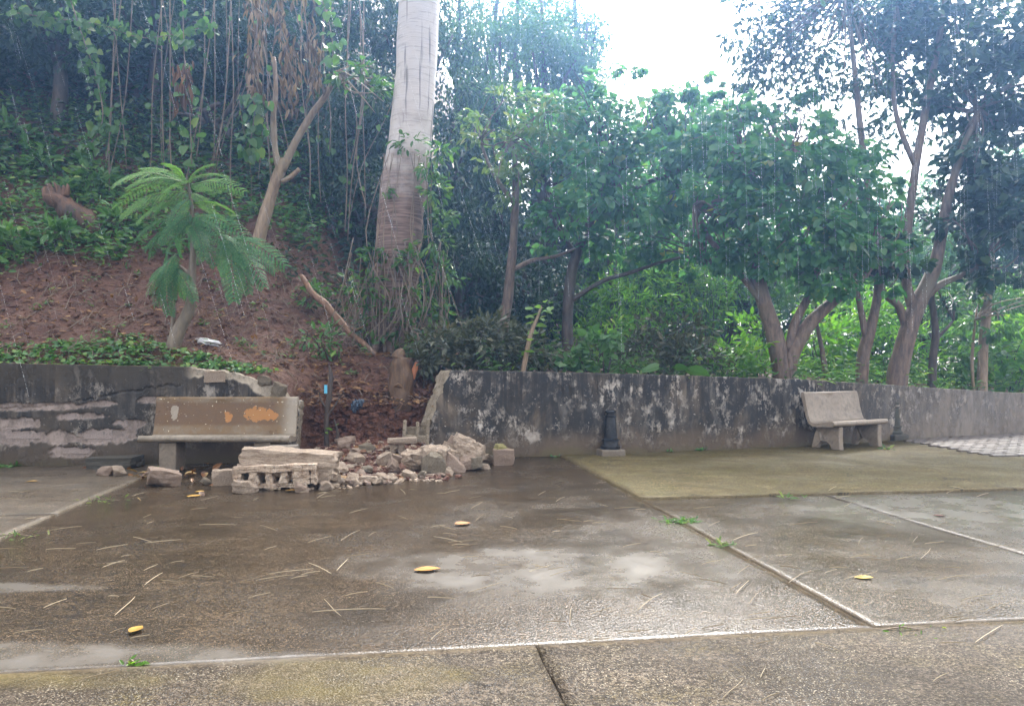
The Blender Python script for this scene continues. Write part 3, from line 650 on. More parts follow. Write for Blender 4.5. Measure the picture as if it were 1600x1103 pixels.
for k, me in enumerate(small): me.materials.append((RUBBLE, RUBBLE_PINK, STONE_BROWN)[k % 3])
for k in range(120):
    x = rng.uniform(430, 700) if k % 3 else rng.uniform(510, 640); y = rng.uniform(718, 757) - max(0, (x - 600)) * .12
    if x < 520 and y < 752: y = rng.uniform(755, 764)
    q = G(x, y); s = rng.uniform(.014, .05); t = float(np.interp(q.x, [-4.2, -3.6, -2.6, -1.6, -1, -.5], [0, .25, 1, 1, .5, 0]))
    o = link('rubble_stone', small[k % 6]); o.location = (q.x, q.y, .3 * t * float(sstep(9.7, 12.2, q.y)) + s * .3); o.scale = (s * rng.uniform(1, 2.0), s, s * .55); o.rotation_euler = (rng.normal(0, .25), rng.normal(0, .25), rng.uniform(0, 6))
    tag(o, 'small pale rubble stone strewn before the wall gap', 'stone', 'small stones before the gap')

def bits(name, pts, sizes, mat, label, cat, seeds=3):
    V, Fs, off = [], [], 0
    ms = [rock_mesh(300 + k, 5, 1, .12, .7) for k in range(seeds)]
    arrs = []
    for me in ms:
        v = np.zeros(len(me.vertices) * 3); me.vertices.foreach_get('co', v); f = np.zeros(len(me.polygons) * 3, np.int32); me.polygons.foreach_get('vertices', f); arrs.append((v.reshape(-1, 3), f.reshape(-1, 3)))
    for i, (p, sz) in enumerate(zip(pts, sizes)):
        v, f = arrs[i % seeds]; a = rng.uniform(0, 6.3); c_, s_ = math.cos(a), math.sin(a)
        q = v * np.array([sz * rng.uniform(1, 1.8), sz, sz * rng.uniform(.5, .9)]); q = np.stack([q[:, 0] * c_ - q[:, 1] * s_, q[:, 0] * s_ + q[:, 1] * c_, q[:, 2]], 1) + np.array(p)
        V.append(q); Fs.append(f + off); off += len(v)
    return tag(link(name, mesh_np(name, np.concatenate(V), [np.concatenate(Fs)]), mat), label, cat, kind='stuff')
def spill_z(x, y): return -.03 + .30 * float(np.interp(x, [-4.2, -3.6, -2.6, -1.6, -1, -.5], [0, .25, 1, 1, .5, 0])) * float(sstep(9.7, 12.2, y + .35 * vnoise(x, y, 1.2, 6)))
pp = []
while len(pp) < 700:
    x, y = rng.uniform(430, 690), rng.normal(738, 13)
    if y < 712 or y > 764 or (y > 752 and x > 560): continue
    q = G(x, y); pp.append((q.x, q.y, max(.003, spill_z(q.x, q.y) + .01)))
bits('rubble_gravel', pp, rng.uniform(.006, .026, 700), RUBBLE, 'pale crumbs of broken concrete strewn before the wall gap', 'gravel')
pp = []
while len(pp) < 900:
    x, d = rng.uniform(GAPL + .05, GAPR + .15), rng.uniform(-.02, .9)
    y = float(W(x)) + d; e = float(sstep(-.02, .95, d)); pp.append((x, y - .03, e * H(x, y) + rng.normal(0, .03)))
pm_ = [(q[0] + rng.normal(0, .06), q[1] + rng.normal(0, .1), q[2] + .01) for q in [(G(x_, y_).x, G(x_, y_).y, max(.003, spill_z(G(x_, y_).x, G(x_, y_).y))) for x_, y_ in zip(rng.uniform(490, 700, 420), rng.uniform(714, 750, 420))]]
bits('mud_crumbs', pm_, rng.uniform(.008, .04, 420), SUBSOIL, 'muddy red-brown crumbs mixed into the rubble before the gap', 'soil')
bits('soil_clods', pp, rng.uniform(.012, .05, 900), SUBSOIL, 'crumbly reddish clods on the torn soil face in the wall gap', 'soil')
pp = []
while len(pp) < 1800:
    x, d = rng.uniform(-9.5, -1.2), rng.uniform(.6, 4.5); y = float(W(x)) + d; pp.append((x, y, H(x, y)))
bits('bank_clods', pp, .008 + .035 * rng.random(1800) ** 3, SOIL, 'small clods and stones of red earth on the bank', 'soil')
def ONT(x, y, y0=11.8, y1=30):
    Yq = y0
    while Yq < y1:
        q = P(x, y, Yq)
        if Yq > float(W(q.x)) + .25 and q.z <= H(q.x, q.y): break
        Yq += .05
    return Yq
# ------------------------------------------------------------------ foliage tools
T_DIAMOND = (np.array([(0, 0, 0), (.45, .27, .07), (1, 0, -.06), (.45, -.27, .07)]), [np.array([(0, 2, 1), (0, 3, 2)])])
T_OVAL = (np.array([(0, 0, 0), (.25, .2, .05), (.62, .21, .04), (1, 0, -.10), (.62, -.21, .04), (.25, -.2, .05)]), [np.array([(0, 3, 2, 1), (0, 5, 4, 3)])])
T_LANCE = (np.array([(0, 0, 0), (.3, .11, .03), (.65, .10, .0), (1, 0, -.16), (.65, -.10, .0), (.3, -.11, .03)]), [np.array([(0, 3, 2, 1), (0, 5, 4, 3)])])
T_HEART = (np.array([(0, 0, 0), (-.10, .20, .03), (.08, .42, .06), (.38, .44, .05), (.72, .25, .0), (1, 0, -.10), (.72, -.25, .0), (.38, -.44, .05), (.08, -.42, .06), (-.10, -.20, .03)]),
           [np.array([(0, 5, 4, 3, 2, 1), (0, 9, 8, 7, 6, 5)])])
T_LEAF = (np.array([(0, 0, 0), (.08, .10, .02), (.28, .21, .05), (.55, .23, .05), (.8, .13, .02), (1, 0, -.04), (.8, -.12, .03), (.55, -.24, .06), (.28, -.2, .05), (.08, -.09, .02)]), [np.array([(0, 5, 4, 3, 2, 1), (0, 9, 8, 7, 6, 5)])])
def unit(a): return a / np.maximum(np.linalg.norm(a, axis=-1, keepdims=True), 1e-9)
def leaf_arrays(base, D, N, size, tmpl):
    tv, tf = tmpl; n = len(base); k = len(tv)
    D = unit(D); S = unit(np.cross(N, D)); N2 = np.cross(D, S); size = np.asarray(size).reshape(n, 1, 1)
    V = base[:, None, :] + size * (tv[None, :, 0:1] * D[:, None] + tv[None, :, 1:2] * S[:, None] + tv[None, :, 2:3] * N2[:, None])
    Fs = [(f[None] + (np.arange(n) * k)[:, None, None]).reshape(-1, f.shape[1]) for f in tf]
    return V.reshape(-1, 3), Fs, [len(f) for f in tf]
def leaf_object(name, base, D, N, size, tmpl, mat, parent=None, rnd=None, kind=None):
    base = np.asarray(base, float); r = rng.random(len(base)) if rnd is None else rnd
    V, Fs, ks = leaf_arrays(base, np.asarray(D, float), np.asarray(N, float), size, tmpl)
    me = mesh_np(name, V, Fs, [np.repeat(r, k) for k in ks])
    o = link(name, me, mat, parent)
    if kind: o['kind'] = kind
    return o
def blob_leaves(blobs, leaf, droop=.35, clump=.32, per=26):
    """blobs: (center, (rx,ry,rz), count) -> leaf bases, axes, normals, sizes gathered in small sprays"""
    B, D, N, S, R = [], [], [], [], []
    for c, r, n in blobs:
        c = np.array(c, float); r = np.array(r, float); k = max(1, n // per)
        d = unit(rng.normal(size=(k, 3))); rad = rng.uniform(.35, 1.0, (k, 1)) ** .6
        cc = c + d * rad * r
        idx = rng.integers(0, k, n)
        off = rng.normal(size=(n, 3)) * clump * np.array([1, 1, .55]) * np.mean(r) * .55
        b = cc[idx] + off
        out = unit(off + .35 * unit(b - c)) ; dd = out + rng.normal(size=(n, 3)) * .5; dd[:, 2] -= droop
        nn = rng.normal(size=(n, 3)) * .55; nn[:, 2] += 1.0; nn += .5 * unit(b - c)
        B.append(b); D.append(dd); N.append(nn); S.append(leaf * rng.uniform(.45, 1.3, n)); R.append(np.clip(.5 * rng.random(k)[idx] + .5 * rng.random(n) + .0, 0, 1))
    global LAST_R; LAST_R = np.concatenate(R)
    return np.concatenate(B), np.concatenate(D), np.concatenate(N), np.concatenate(S)

def tree(name, label, stems, blobs, tmpl, lmat, bark, leaf=.13, group=None, twigs=True, cat='tree', sides=9, droop=.35, clump=.32, single=0, single_mat=None):
    """stems: list of (points, radii); a trunk mesh with its limbs, and a crown of leaf sprays"""
    base = Vector(stems[0][0][0]); t = empty(name, base)
    m = MB()
    for i, (pts, rad) in enumerate(stems): m.tube([Vector(p) - base for p in pts], rad, sides if i == 0 else max(5, sides - 2), 4, .22, i * 3.1 + base.x)
    ends = [Vector(s[0][-1]) for s in stems]
    if twigs:
        for c, r, n in blobs:
            e = min(ends, key=lambda q: (q - Vector(c)).length)
            for _ in range(4):
                tip = Vector(c) + Vector(rng.normal(size=3)) * float(np.mean(r)) * .45
                mid = (e + tip) / 2 + Vector(rng.normal(size=3)) * .12
                m.tube([e - base, mid - base, tip - base], [.028, .018, .006], 4, 3)
    m.build('trunk', bark, t, True)
    if blobs:
        b, d, n_, s = blob_leaves(blobs, leaf, droop, clump)
        bo = np.array(base)
        if single:     # the foremost leaves are pieces of their own
            order = np.argsort(b[:, 1] - .0 * b[:, 2]); pick = rng.choice(order[:len(b) // 4], single, replace=False)
            keep = np.ones(len(b), bool); keep[pick] = False
        else: keep = np.ones(len(b), bool); pick = []
        cr = leaf_object('crown', b[keep] - bo, d[keep], n_[keep], s[keep], tmpl, lmat, t, LAST_R[keep], 'stuff')
        if len(pick):
            lm = mesh_np('leaf', tmpl[0], tmpl[1], None); lm.materials.append(single_mat)
            for i in pick:
                D = Vector(d[i]).normalized(); S_ = Vector(n_[i]).cross(D).normalized(); N_ = D.cross(S_)
                o = link('leaf', lm, None, cr); M4 = Matrix((D, S_, N_)).transposed().to_4x4() @ Matrix.Scale(float(s[i]) * 1.1, 4); M4.translation = Vector(b[i]) - base
                o.matrix_local = M4
    return tag(t, label, cat, group)
def PX(path, Y):      # [(x, y, dY)] -> points
    return [P(q[0], q[1], Y + (q[2] if len(q) > 2 else 0)) for q in path]
def RX(ws, Y): return [px(w_, Y) / 2 for w_ in ws]
def BL(x, y, Y, rx, ry, n, rd=None):       # a blob of foliage given in photo units
    return (P(x, y, Y), (px(rx, Y), px(rx, Y) * .8 if rd is None else rd, px(ry, Y)), n)

# ------------------------------------------------------------------ the pale grey tall trunk
Y = 14.4
mt = Mat('tall_trunk_bark'); z = mt.sep(mt.pos, 2)
n1 = mt.noise(mt.pos, 2.2, 6, .6, .4); n2 = mt.noise(mt.map(mt.pos, (7, 7, .35)), 1.4, 4, .55); n3 = mt.noise(mt.map(mt.pos, (1, 1, 14)), 2.2, 4, .6)
zz = mt.math('ADD', z, mt.math('MULTIPLY', mt.math('SUBTRACT', n1, .5), 3.0))
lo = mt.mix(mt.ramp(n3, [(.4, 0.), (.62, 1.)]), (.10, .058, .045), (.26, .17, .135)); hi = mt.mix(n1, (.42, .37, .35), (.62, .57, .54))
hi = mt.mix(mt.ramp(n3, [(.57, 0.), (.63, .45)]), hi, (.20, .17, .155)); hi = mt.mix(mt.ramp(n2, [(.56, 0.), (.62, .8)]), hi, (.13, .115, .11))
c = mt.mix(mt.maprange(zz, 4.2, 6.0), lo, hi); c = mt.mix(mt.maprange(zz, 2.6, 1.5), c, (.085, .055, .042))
TALL = mt.principled(c, .6, mt.bump(mt.math('ADD', n3, n1), .5, .03))
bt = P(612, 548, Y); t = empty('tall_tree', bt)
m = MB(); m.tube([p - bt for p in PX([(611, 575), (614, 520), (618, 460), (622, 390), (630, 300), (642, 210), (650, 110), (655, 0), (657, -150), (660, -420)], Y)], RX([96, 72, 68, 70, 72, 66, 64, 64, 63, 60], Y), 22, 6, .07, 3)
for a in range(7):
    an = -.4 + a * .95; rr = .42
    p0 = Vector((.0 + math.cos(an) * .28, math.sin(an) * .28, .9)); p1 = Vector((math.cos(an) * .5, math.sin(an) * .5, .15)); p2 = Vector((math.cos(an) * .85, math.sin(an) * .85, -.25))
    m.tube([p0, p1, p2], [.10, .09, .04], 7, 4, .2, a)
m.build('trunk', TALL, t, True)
tag(t, 'tall thick trunk, pale grey above and brown below, on the bank', 'tree')
cl = empty('climbing_vine', bt)      # leafy climber on the trunk
bb = []
for x, y, r, n in ((672, 255, 20, 60), (682, 300, 20, 90), (690, 340, 18, 80), (640, 225, 22, 40), (600, 300, 10, 20), (675, 380, 26, 110), (690, 430, 26, 130), (660, 470, 34, 160), (585, 400, 20, 60), (570, 450, 30, 100), (640, 410, 20, 60), (600, 500, 40, 120), (690, 235, 18, 40), (655, 520, 40, 150)):
    bb.append(BL(x, y, 13.85, r, r, n, .12))
b, d, n_, s = blob_leaves(bb, .15, .5, .6, 9)
leaf_object('leaves', b - np.array(bt), d, n_, s, T_OVAL, L_MID, cl, None, 'stuff')
m = MB()
for k in range(12):
    x0 = rng.uniform(585, 690); m.tube([p - bt for p in PX([(x0, 550), (x0 + rng.normal(0, 8), 450), (x0 + rng.normal(0, 14), 360), (x0 * .6 + 255 + rng.normal(0, 10), 240)], 13.85)], [.014, .013, .010, .006], 5, 4)
m.build('stems', VINE, cl, True)['kind'] = 'stuff'; tag(cl, 'leafy green climber clinging to the tall pale trunk', 'vine')
m = MB()
for k in range(85):                   # dry hanging roots and vines round its foot
    x0 = rng.uniform(545, 700); y0 = rng.uniform(370, 470); yy = 14.0 + rng.uniform(-.35, .3)
    x1 = x0 + rng.normal(0, 26); m.tube(PX([(x0, y0), (x0 * .6 + x1 * .4 + rng.normal(0, 14), y0 * .5 + 270, rng.normal(0, .15)), (x1, rng.uniform(510, 556))], yy), [.010, .012, .006], 4, 5)
tag(m.build('hanging_roots', VINE, None, True), 'tangle of dry hanging roots and vines round the foot of the tall trunk', 'roots', kind='stuff')

# ------------------------------------------------------------------ forked tree, leaning branch, log, stump, stick
Y = ONT(403, 380)
tree('forked_tree', 'bare forked tan tree leaning on the bank left of the tall trunk', [
    (PX([(398, 410), (405, 372), (420, 318), (437, 268), (446, 250)], Y), RX([24, 20, 18, 18, 15], Y)),
    (PX([(438, 268), (430, 235), (427, 185), (431, 140), (428, 90)], Y), RX([12, 10, 9, 8, 6], Y)),
    (PX([(440, 268), (462, 222), (488, 178), (512, 145), (528, 112)], Y), RX([14, 12, 11, 10, 8], Y)),
    (PX([(440, 285), (455, 276), (468, 264)], Y), RX([9, 8, 7], Y))],
    [BL(570, 130, 14.9, 50, 18, 90), BL(600, 150, 14.6, 30, 16, 50), BL(540, 120, 15, 30, 14, 40)], T_OVAL, L_MID, BARK_TAN, .2, None, True, 'tree', 10, .5, .5)
m = MB(); m.tube(PX([(470, 430, .2), (487, 456, .1), (512, 480, .0), (543, 515, -.1), (572, 541, -.3), (597, 563, -.35)], 14.1), RX([6, 11, 11, 10, 9, 6], 14.1), 8, 4, .45)
m.tube(PX([(540, 512, -.1), (558, 515, -.1), (570, 508, 0)], 14.1), RX([6, 5, 3], 14.1), 5, 3)
tag(m.build('fallen_branch', STICK, None, True), 'stripped reddish branch lying slanted down the bank', 'branch')
LY = ONT(150, 362); lp = P(110, 335, LY)
m = MB(); m.tube([p - lp for p in PX([(165, 372), (140, 350), (110, 330), (85, 310), (72, 296)], LY)], RX([26, 32, 34, 30, 16], LY), 10, 4, .5, 2)
for k in range(6): m.tube([p - lp for p in PX([(88 + k * 3, 312 - k), (76 + k * 6, 294 + rng.uniform(-6, 4)), (70 + k * 7, 286 + rng.uniform(-4, 8))], LY - .05)], [.07, .04, .008], 5, 3)
lg = m.build('broken_log', bark_mat('rotten_wood', (.04, .02, .013), (.15, .07, .035), (.03, .022, .018)), None, True); lg.location = lp
tag(lg, 'splintered rotten brown log poking from the green bank', 'log')
st = empty('tree_stump', P(628, 632, 12.8)); m = MB(); Y = 12.8
m.tube([p - st.location for p in PX([(627, 645), (627, 612), (628, 580), (630, 558)], Y)], RX([44, 40, 36, 31], Y), 14, 4, .25, 5)
STUMPM = bark_mat('stump_wet', (.06, .032, .018), (.15, .085, .042), (.07, .042, .03))
m.tube([p - st.location for p in PX([(624, 560), (626, 551), (630, 546)], Y)], RX([26, 18, 4], Y), 9, 3, .3)
m.build('trunk', STUMPM, st, True)
m = MB(); m.tube([p - st.location for p in PX([(645, 592, -.02), (648, 577, -.02), (651, 566, 0)], Y)], RX([7, 10, 4], Y), 6, 3, .3); m.build('splinter', bark_mat('split_wood', (.36, .13, .06), (.42, .17, .08), (.3, .12, .06)), st)
m = MB(); m.tube([p - st.location for p in PX([(617, 604, -.22), (622, 601, -.24), (627, 605, -.22)], Y)], [.02, .035, .02], 6, 3); m.build('knot', STUMPM, st)
tag(st, 'short sawn-off tree stump with split top standing in the wall gap', 'stump')
ds_ = empty('dead_stick', P(515, 705, 11.9)); m = MB(); Y = 11.9
for pth_, w_ in (([(512, 708), (510, 660), (514, 620), (517, 590), (515, 572)], [9, 8, 9, 8, 3]), ([(520, 700), (528, 680), (522, 655)], [6, 5, 2]), ([(512, 650), (524, 632), (532, 618)], [4, 3, 1]), ([(512, 640), (502, 626), (499, 612)], [4, 3, 1])):
    m.tube([p - ds_.location for p in PX(pth_, Y)], RX(w_, Y), 6, 4, .4)
m.build('stem', BARK_DARK, ds_, True)
mm = Mat('blue_tape'); BLUE = mm.principled((.10, .42, .62), .35)
m = MB(); c0 = P(509, 608, 11.8) - ds_.location; m.box(c0, (.045, .012, .13)); m.build('tape', BLUE, ds_)
bl_ = [(P(524, 553, 11.9), .13), (P(517, 558, 11.9), .11), (P(524, 665, 11.8), .1), (P(520, 672, 11.8), .12), (P(512, 678, 11.8), .1)]
for p, s in bl_:
    lm = mesh_np('leaf', T_OVAL[0] * s, T_OVAL[1]); lm.materials.append(leaf_obj_mat('stick_leaf', [(0, (.14, .26, .06)), (1, (.2, .34, .08))])); o = link('leaf', lm, None, ds_); o.location = p - ds_.location; o.rotation_euler = (rng.uniform(-1, 1), rng.uniform(-1, 0), rng.uniform(0, 6))
tag(ds_, 'thin dark dead stick with pale blue tape standing in the gap', 'stick')
sc_ = rock_mesh(61, 8, 4, .35, .55); mm = Mat('dark_plastic'); sc_.materials.append(mm.principled(mm.mix(mm.ramp(mm.noise(mm.obj, 5, 4), [(.5, 0.), (.6, 1.)]), (.015, .02, .035), (.12, .2, .3)), .25))
o = link('plastic_scrap', sc_); o.location = P(555, 633, 11.95); o.scale = (.075, .04, .11); o.rotation_euler = (.2, .4, .3); tag(o, 'crumpled dark blue plastic scrap stuck in the soil of the gap', 'litter')
wp = rock_mesh(62, 8, 5, .4, .5); mm = Mat('white_plastic'); wp.materials.append(mm.principled((.72, .72, .75), .35))
q = P(328, 540, ONT(328, 541)); o = link('plastic_bag', wp); o.location = (q.x, q.y, H(q.x, q.y) + .03); o.scale = (.17, .09, .05); o.rotation_euler = (0, .12, .1); tag(o, 'crumpled white plastic bag on the reddish bank', 'litter')

# ------------------------------------------------------------------ feathery young tree
def frond_mesh(seed):
    r = np.random.default_rng(seed); B, D, N, S, R = [], [], [], [], []
    def pt(t): return np.array([t, 0.03 * math.sin(3 * t + seed), .10 * math.sin(math.pi * t) - .20 * t * t])
    np_ = 18
    for i in range(np_):
        t = .12 + .86 * i / (np_ - 1); L = .20 * math.sin(math.pi * (.12 + .80 * t)) ** .8 + .02
        p0 = pt(t)
        for s in (-1, 1):
            ax = unit(np.array([.55, s * 1.0, -.12 + r.normal(0, .07)]))
            for j in range(10):
                u = (j + 1) / 10.5; q = p0 + ax * L * u + np.array([0, 0, -.05 * u * u])
                for s2 in (-1, 1):
                    B.append(q); D.append(ax * .45 + np.array([s2 * .9 * 1, s2 * s * -.35, -.05])); N.append((r.normal(0, .15), r.normal(0, .15), 1)); S.append(.046 * (1 - .35 * u)); R.append(np.clip(.55 + r.normal(0, .2), 0, 1))
    V, Fs, ks = leaf_arrays(np.array(B), np.array(D), np.array(N, float), np.array(S), (T_DIAMOND[0] * np.array([1, 1.1, 1]), T_DIAMOND[1]))
    me = mesh_np('frond', V, Fs, [np.repeat(R, k) for k in ks]); me.materials.append(L_FEATHER); return me
FRM = [frond_mesh(k) for k in range(4)]; FRT = [frond_mesh(10 + k) for k in range(4)]
for q_ in FRT: q_.materials[0] = leaf_mat('leaf_feather_young', [(0, (.09, .22, .07)), (.5, (.13, .28, .085)), (1, (.24, .36, .10))], .4, .4) if q_ is FRT[0] else FRT[0].materials[0]
m = MB(); m.tube([(t, .03 * math.sin(3 * t), .10 * math.sin(math.pi * t) - .2 * t * t - .004) for t in np.linspace(0, 1, 9)], list(np.linspace(.010, .003, 9)), 4, 2); RACH = m.mesh('stalk', True); RACH.materials.append(L_MID if False else bark_mat('green_stalk', (.10, .16, .05), (.15, .2, .07), (.12, .15, .06)))
Y = 12.35; yb = P(262, 585, Y); yt = empty('young_tree', yb); m = MB()
m.tube([p - yb for p in PX([(258, 590), (266, 560), (278, 520), (294, 488), (299, 462), (301, 420), (302, 370), (299, 320), (294, 285)], Y)], RX([24, 23, 22, 18, 13, 11, 9, 6, 3], Y), 9, 4, .12)
m.tube([p - yb for p in PX([(262, 570), (268, 525), (273, 480)], Y)], RX([8, 8, 6], Y), 6, 4)
for x, y in ((348, 372), (276, 412)): m.tube([p - yb for p in PX([(300, y + 20), (x * .6 + 120, y + 8), (x, y)], Y)], RX([7, 5, 3], Y), 5, 3)
m.build('trunk', bark_mat('young_bark', (.14, .11, .085), (.23, .185, .14), (.1, .09, .06)), yt, True)
FR = []
for cx, cy, ends in (((294, 286), None, [(186, 268), (205, 282), (232, 258), (262, 254), (322, 256), (345, 270), (362, 290), (190, 300), (330, 300), (250, 300)]),
                     ((300, 312), None, [(192, 318), (215, 335), (360, 322), (352, 340), (240, 328), (330, 330), (285, 330), (268, 345)]),
                     ((302, 345), None, [(212, 358), (228, 385), (250, 372), (372, 352), (352, 375), (272, 398), (318, 392), (225, 372), (335, 402), (296, 405), (248, 402)]),
                     ((348, 372), None, [(432, 398), (412, 428), (392, 446), (362, 452), (402, 376), (380, 400), (425, 412), (345, 430)]),
                     ((276, 412), None, [(234, 432), (236, 464), (258, 480), (286, 478), (302, 458), (248, 450), (270, 462), (228, 448)])):
    for ex, ey in ends: FR.append((cx[0] + rng.normal(0, 6), cx[1] + rng.normal(0, 5), ex, ey))
for k, (x0, y0, x1, y1) in enumerate(FR):
    dz = rng.uniform(-.6, .35); a = P(x0, y0, Y) - yb; b_ = P(x1, y1 - 3, Y + dz) - yb
    ax = (b_ - a); L = ax.length; ax.normalize(); tgt = Vector((rng.normal(0, .25), (-.45 if y1 < 345 else -.7) + rng.normal(0, .25), .8)); sd_ = tgt.cross(ax).normalized(); nn = ax.cross(sd_)
    tl = Matrix.Rotation(rng.normal(0, .15), 3, ax); R3 = tl @ Matrix((ax, sd_, nn)).transposed()
    fo = link('frond', (FRT if y1 < 345 else FRM)[k % 4], None, yt); M4 = R3.to_4x4() @ Matrix.Diagonal((L * 1.08, max(L, .5) * (.85 if y1 < 340 else .95), L, 1)); M4.translation = a; fo.matrix_local = M4
    so = link('stalk', RACH, None, fo)
tag(yt, 'young tree with feathery fern-like fronds rising behind the left wall', 'tree')

# ------------------------------------------------------------------ trees behind the right wall
Y = 14.75
LH = leaf_obj_mat('leaf_heart_single', [(0, (.035, .095, .05)), (.7, (.06, .14, .065)), (.93, (.11, .18, .07)), (1, (.28, .22, .05))])
tree('heart_leaf_tree', 'twin-stemmed tree with a round crown of broad heart leaves behind the tan bench', [
    (PX([(1224, 612), (1220, 565), (1205, 505), (1186, 440), (1180, 390), (1168, 330), (1160, 260)], Y), RX([32.0, 27.2, 24.8, 21.6, 17.6, 12.8, 8.0], Y)),
    (PX([(1226, 605), (1236, 560), (1262, 510), (1296, 476), (1342, 442), (1370, 400)], Y), RX([27.2, 24.0, 21.6, 17.6, 12.0, 7.2], Y)),
    (PX([(1232, 550), (1242, 505), (1262, 465), (1280, 410), (1290, 330)], Y), RX([14.4, 13.6, 12.0, 9.6, 6.4], Y)),
    (PX([(1196, 480), (1160, 432), (1110, 375), (1085, 320, -.3)], Y), RX([12.8, 10.4, 8.8, 5.6], Y)),
    (PX([(1184, 430), (1210, 380), (1225, 300), (1235, 240)], Y), RX([10.4, 8.8, 7.2, 4.8], Y))],
    [BL(1180, 260, 14.4, 70, 50, 630), BL(1250, 250, 14.2, 75, 50, 630), BL(1310, 300, 14.2, 65, 55, 630), BL(1200, 340, 14.0, 70, 48, 630), BL(1270, 370, 13.9, 75, 48, 690), BL(1345, 380, 14.2, 50, 55, 510),
     BL(1130, 300, 14.4, 55, 55, 450), BL(1290, 430, 14.4, 55, 34, 390), BL(1220, 405, 14.3, 60, 30, 390), BL(1370, 320, 14.8, 40, 40, 270), BL(1240, 320, 15.3, 110, 90, 750), BL(1220, 205, 14.9, 70, 24, 270), BL(1110, 240, 14.9, 55, 45, 480), BL(1150, 190, 15.2, 60, 35, 390), BL(1120, 380, 14.9, 50, 40, 390), BL(1160, 400, 14.6, 40, 34, 300), BL(1330, 240, 15, 55, 40, 390), BL(1390, 380, 14.9, 36, 50, 270)] + [BL(x_, y_, 15.2, 26, 22, 70) for x_, y_ in ((1130, 160), (1180, 168), (1235, 178), (1290, 200), (1345, 225), (1270, 165), (1400, 300), (1385, 440), (1100, 420))],
    T_HEART, L_HEART, BARK, .14, None, True, 'tree', 12, .55, .36, 220, LH)
Y = 15.4
tree('slender_tree', 'slender brown trunk directly left of the big forked trunk', [
    (PX([(1346, 616), (1349, 560), (1362, 505), (1372, 455), (1368, 400), (1350, 250), (1335, 110), (1322, -20)], Y), RX([20.0, 18.4, 16.0, 12.8, 11.2, 10.4, 8.8, 6.4], Y)),
    (PX([(1354, 530), (1344, 480), (1338, 440), (1330, 330)], Y), RX([11.2, 9.6, 8.0, 4.8], Y))],
    [BL(1320, 60, 15.4, 90, 50, 380), BL(1230, 90, 15.6, 80, 45, 300), BL(1370, 140, 15.6, 60, 40, 200), BL(1260, 20, 15.8, 70, 40, 260), BL(1180, 60, 16, 45, 36, 150), BL(1330, 200, 15.6, 40, 30, 90), BL(1290, 60, 16.2, 110, 60, 800), BL(1200, 40, 16.4, 60, 45, 380), BL(1350, 110, 16.4, 80, 60, 500), BL(1240, 140, 16.4, 80, 45, 400), BL(1380, 20, 16.2, 70, 45, 400), BL(1160, 110, 16.6, 40, 30, 200), BL(1150, 30, 16.8, 36, 40, 160), BL(1200, 100, 16.6, 60, 40, 300), BL(1420, 180, 16.8, 60, 60, 360), BL(1360, 230, 16.8, 45, 40, 240)], T_OVAL, L_DARK, BARK, .15, None, True, 'tree', 10, .4, .45)
Y = 15.6
tree('forked_tree', 'largest forked brown trunk behind the wall right of the tan bench', [
    (PX([(1398, 622), (1404, 580), (1414, 535), (1432, 478), (1458, 425), (1474, 350), (1492, 270), (1530, 170)], Y), RX([35.2, 30.4, 28.0, 25.6, 20.8, 16.0, 12.0, 7.2], Y)),
    (PX([(1418, 520), (1405, 480), (1385, 462), (1368, 440)], Y), RX([14.4, 12.0, 10.4, 7.2], Y)),
    (PX([(1440, 470), (1470, 445), (1500, 432), (1528, 418)], Y), RX([12.8, 10.4, 8.8, 6.4], Y)),
    (PX([(1428, 488), (1415, 430), (1420, 340), (1438, 220), (1462, 90), (1480, -20)], Y), RX([16.0, 13.6, 12.8, 12.0, 9.6, 7.2], Y)),
    (PX([(1430, 260), (1400, 180), (1395, 90), (1400, 0)], Y), RX([8.8, 7.2, 6.4, 4.8], Y))],
    [BL(1500, 60, 15.6, 90, 55, 420), BL(1560, 150, 15.4, 70, 60, 420), BL(1440, 40, 15.9, 70, 50, 260), BL(1400, 100, 15.9, 50, 50, 160), BL(1540, 260, 15.2, 70, 60, 480), BL(1590, 340, 15.2, 60, 60, 420), BL(1520, 350, 15.4, 55, 50, 330), BL(1570, 420, 15.5, 70, 40, 330),
     BL(1450, 170, 15.9, 50, 40, 130), BL(1610, 60, 15.2, 50, 60, 250), BL(1410, 400, 15.0, 40, 40, 170), BL(1500, 160, 15.9, 50, 40, 200), BL(1480, 10, 16.2, 120, 50, 700), BL(1580, 40, 16.0, 70, 60, 600), BL(1560, 220, 16.2, 80, 80, 700), BL(1450, 120, 16.5, 90, 60, 500), BL(1590, 130, 15.6, 60, 60, 500), BL(1400, 30, 16.4, 70, 50, 420), BL(1570, 330, 16, 80, 70, 600), BL(1490, 300, 16.3, 50, 60, 300)],
    T_HEART, L_DARK, BARK, .16, None, True, 'tree', 12, .45, .42)
tree('thin_tree', 'thin dark trunk right of the big forked trunk', [(PX([(1455, 618), (1458, 560), (1462, 520), (1455, 450), (1465, 360)], 16.2), RX([13.6, 12.0, 11.2, 8.8, 5.6], 16.2)), (PX([(1462, 530), (1478, 515), (1490, 500)], 16.2), RX([6.4, 4.8, 3.2], 16.2))],
     [BL(1470, 330, 16.4, 50, 45, 260), BL(1500, 470, 16.6, 50, 30, 200)], T_OVAL, L_DARK, BARK_DARK, .15)
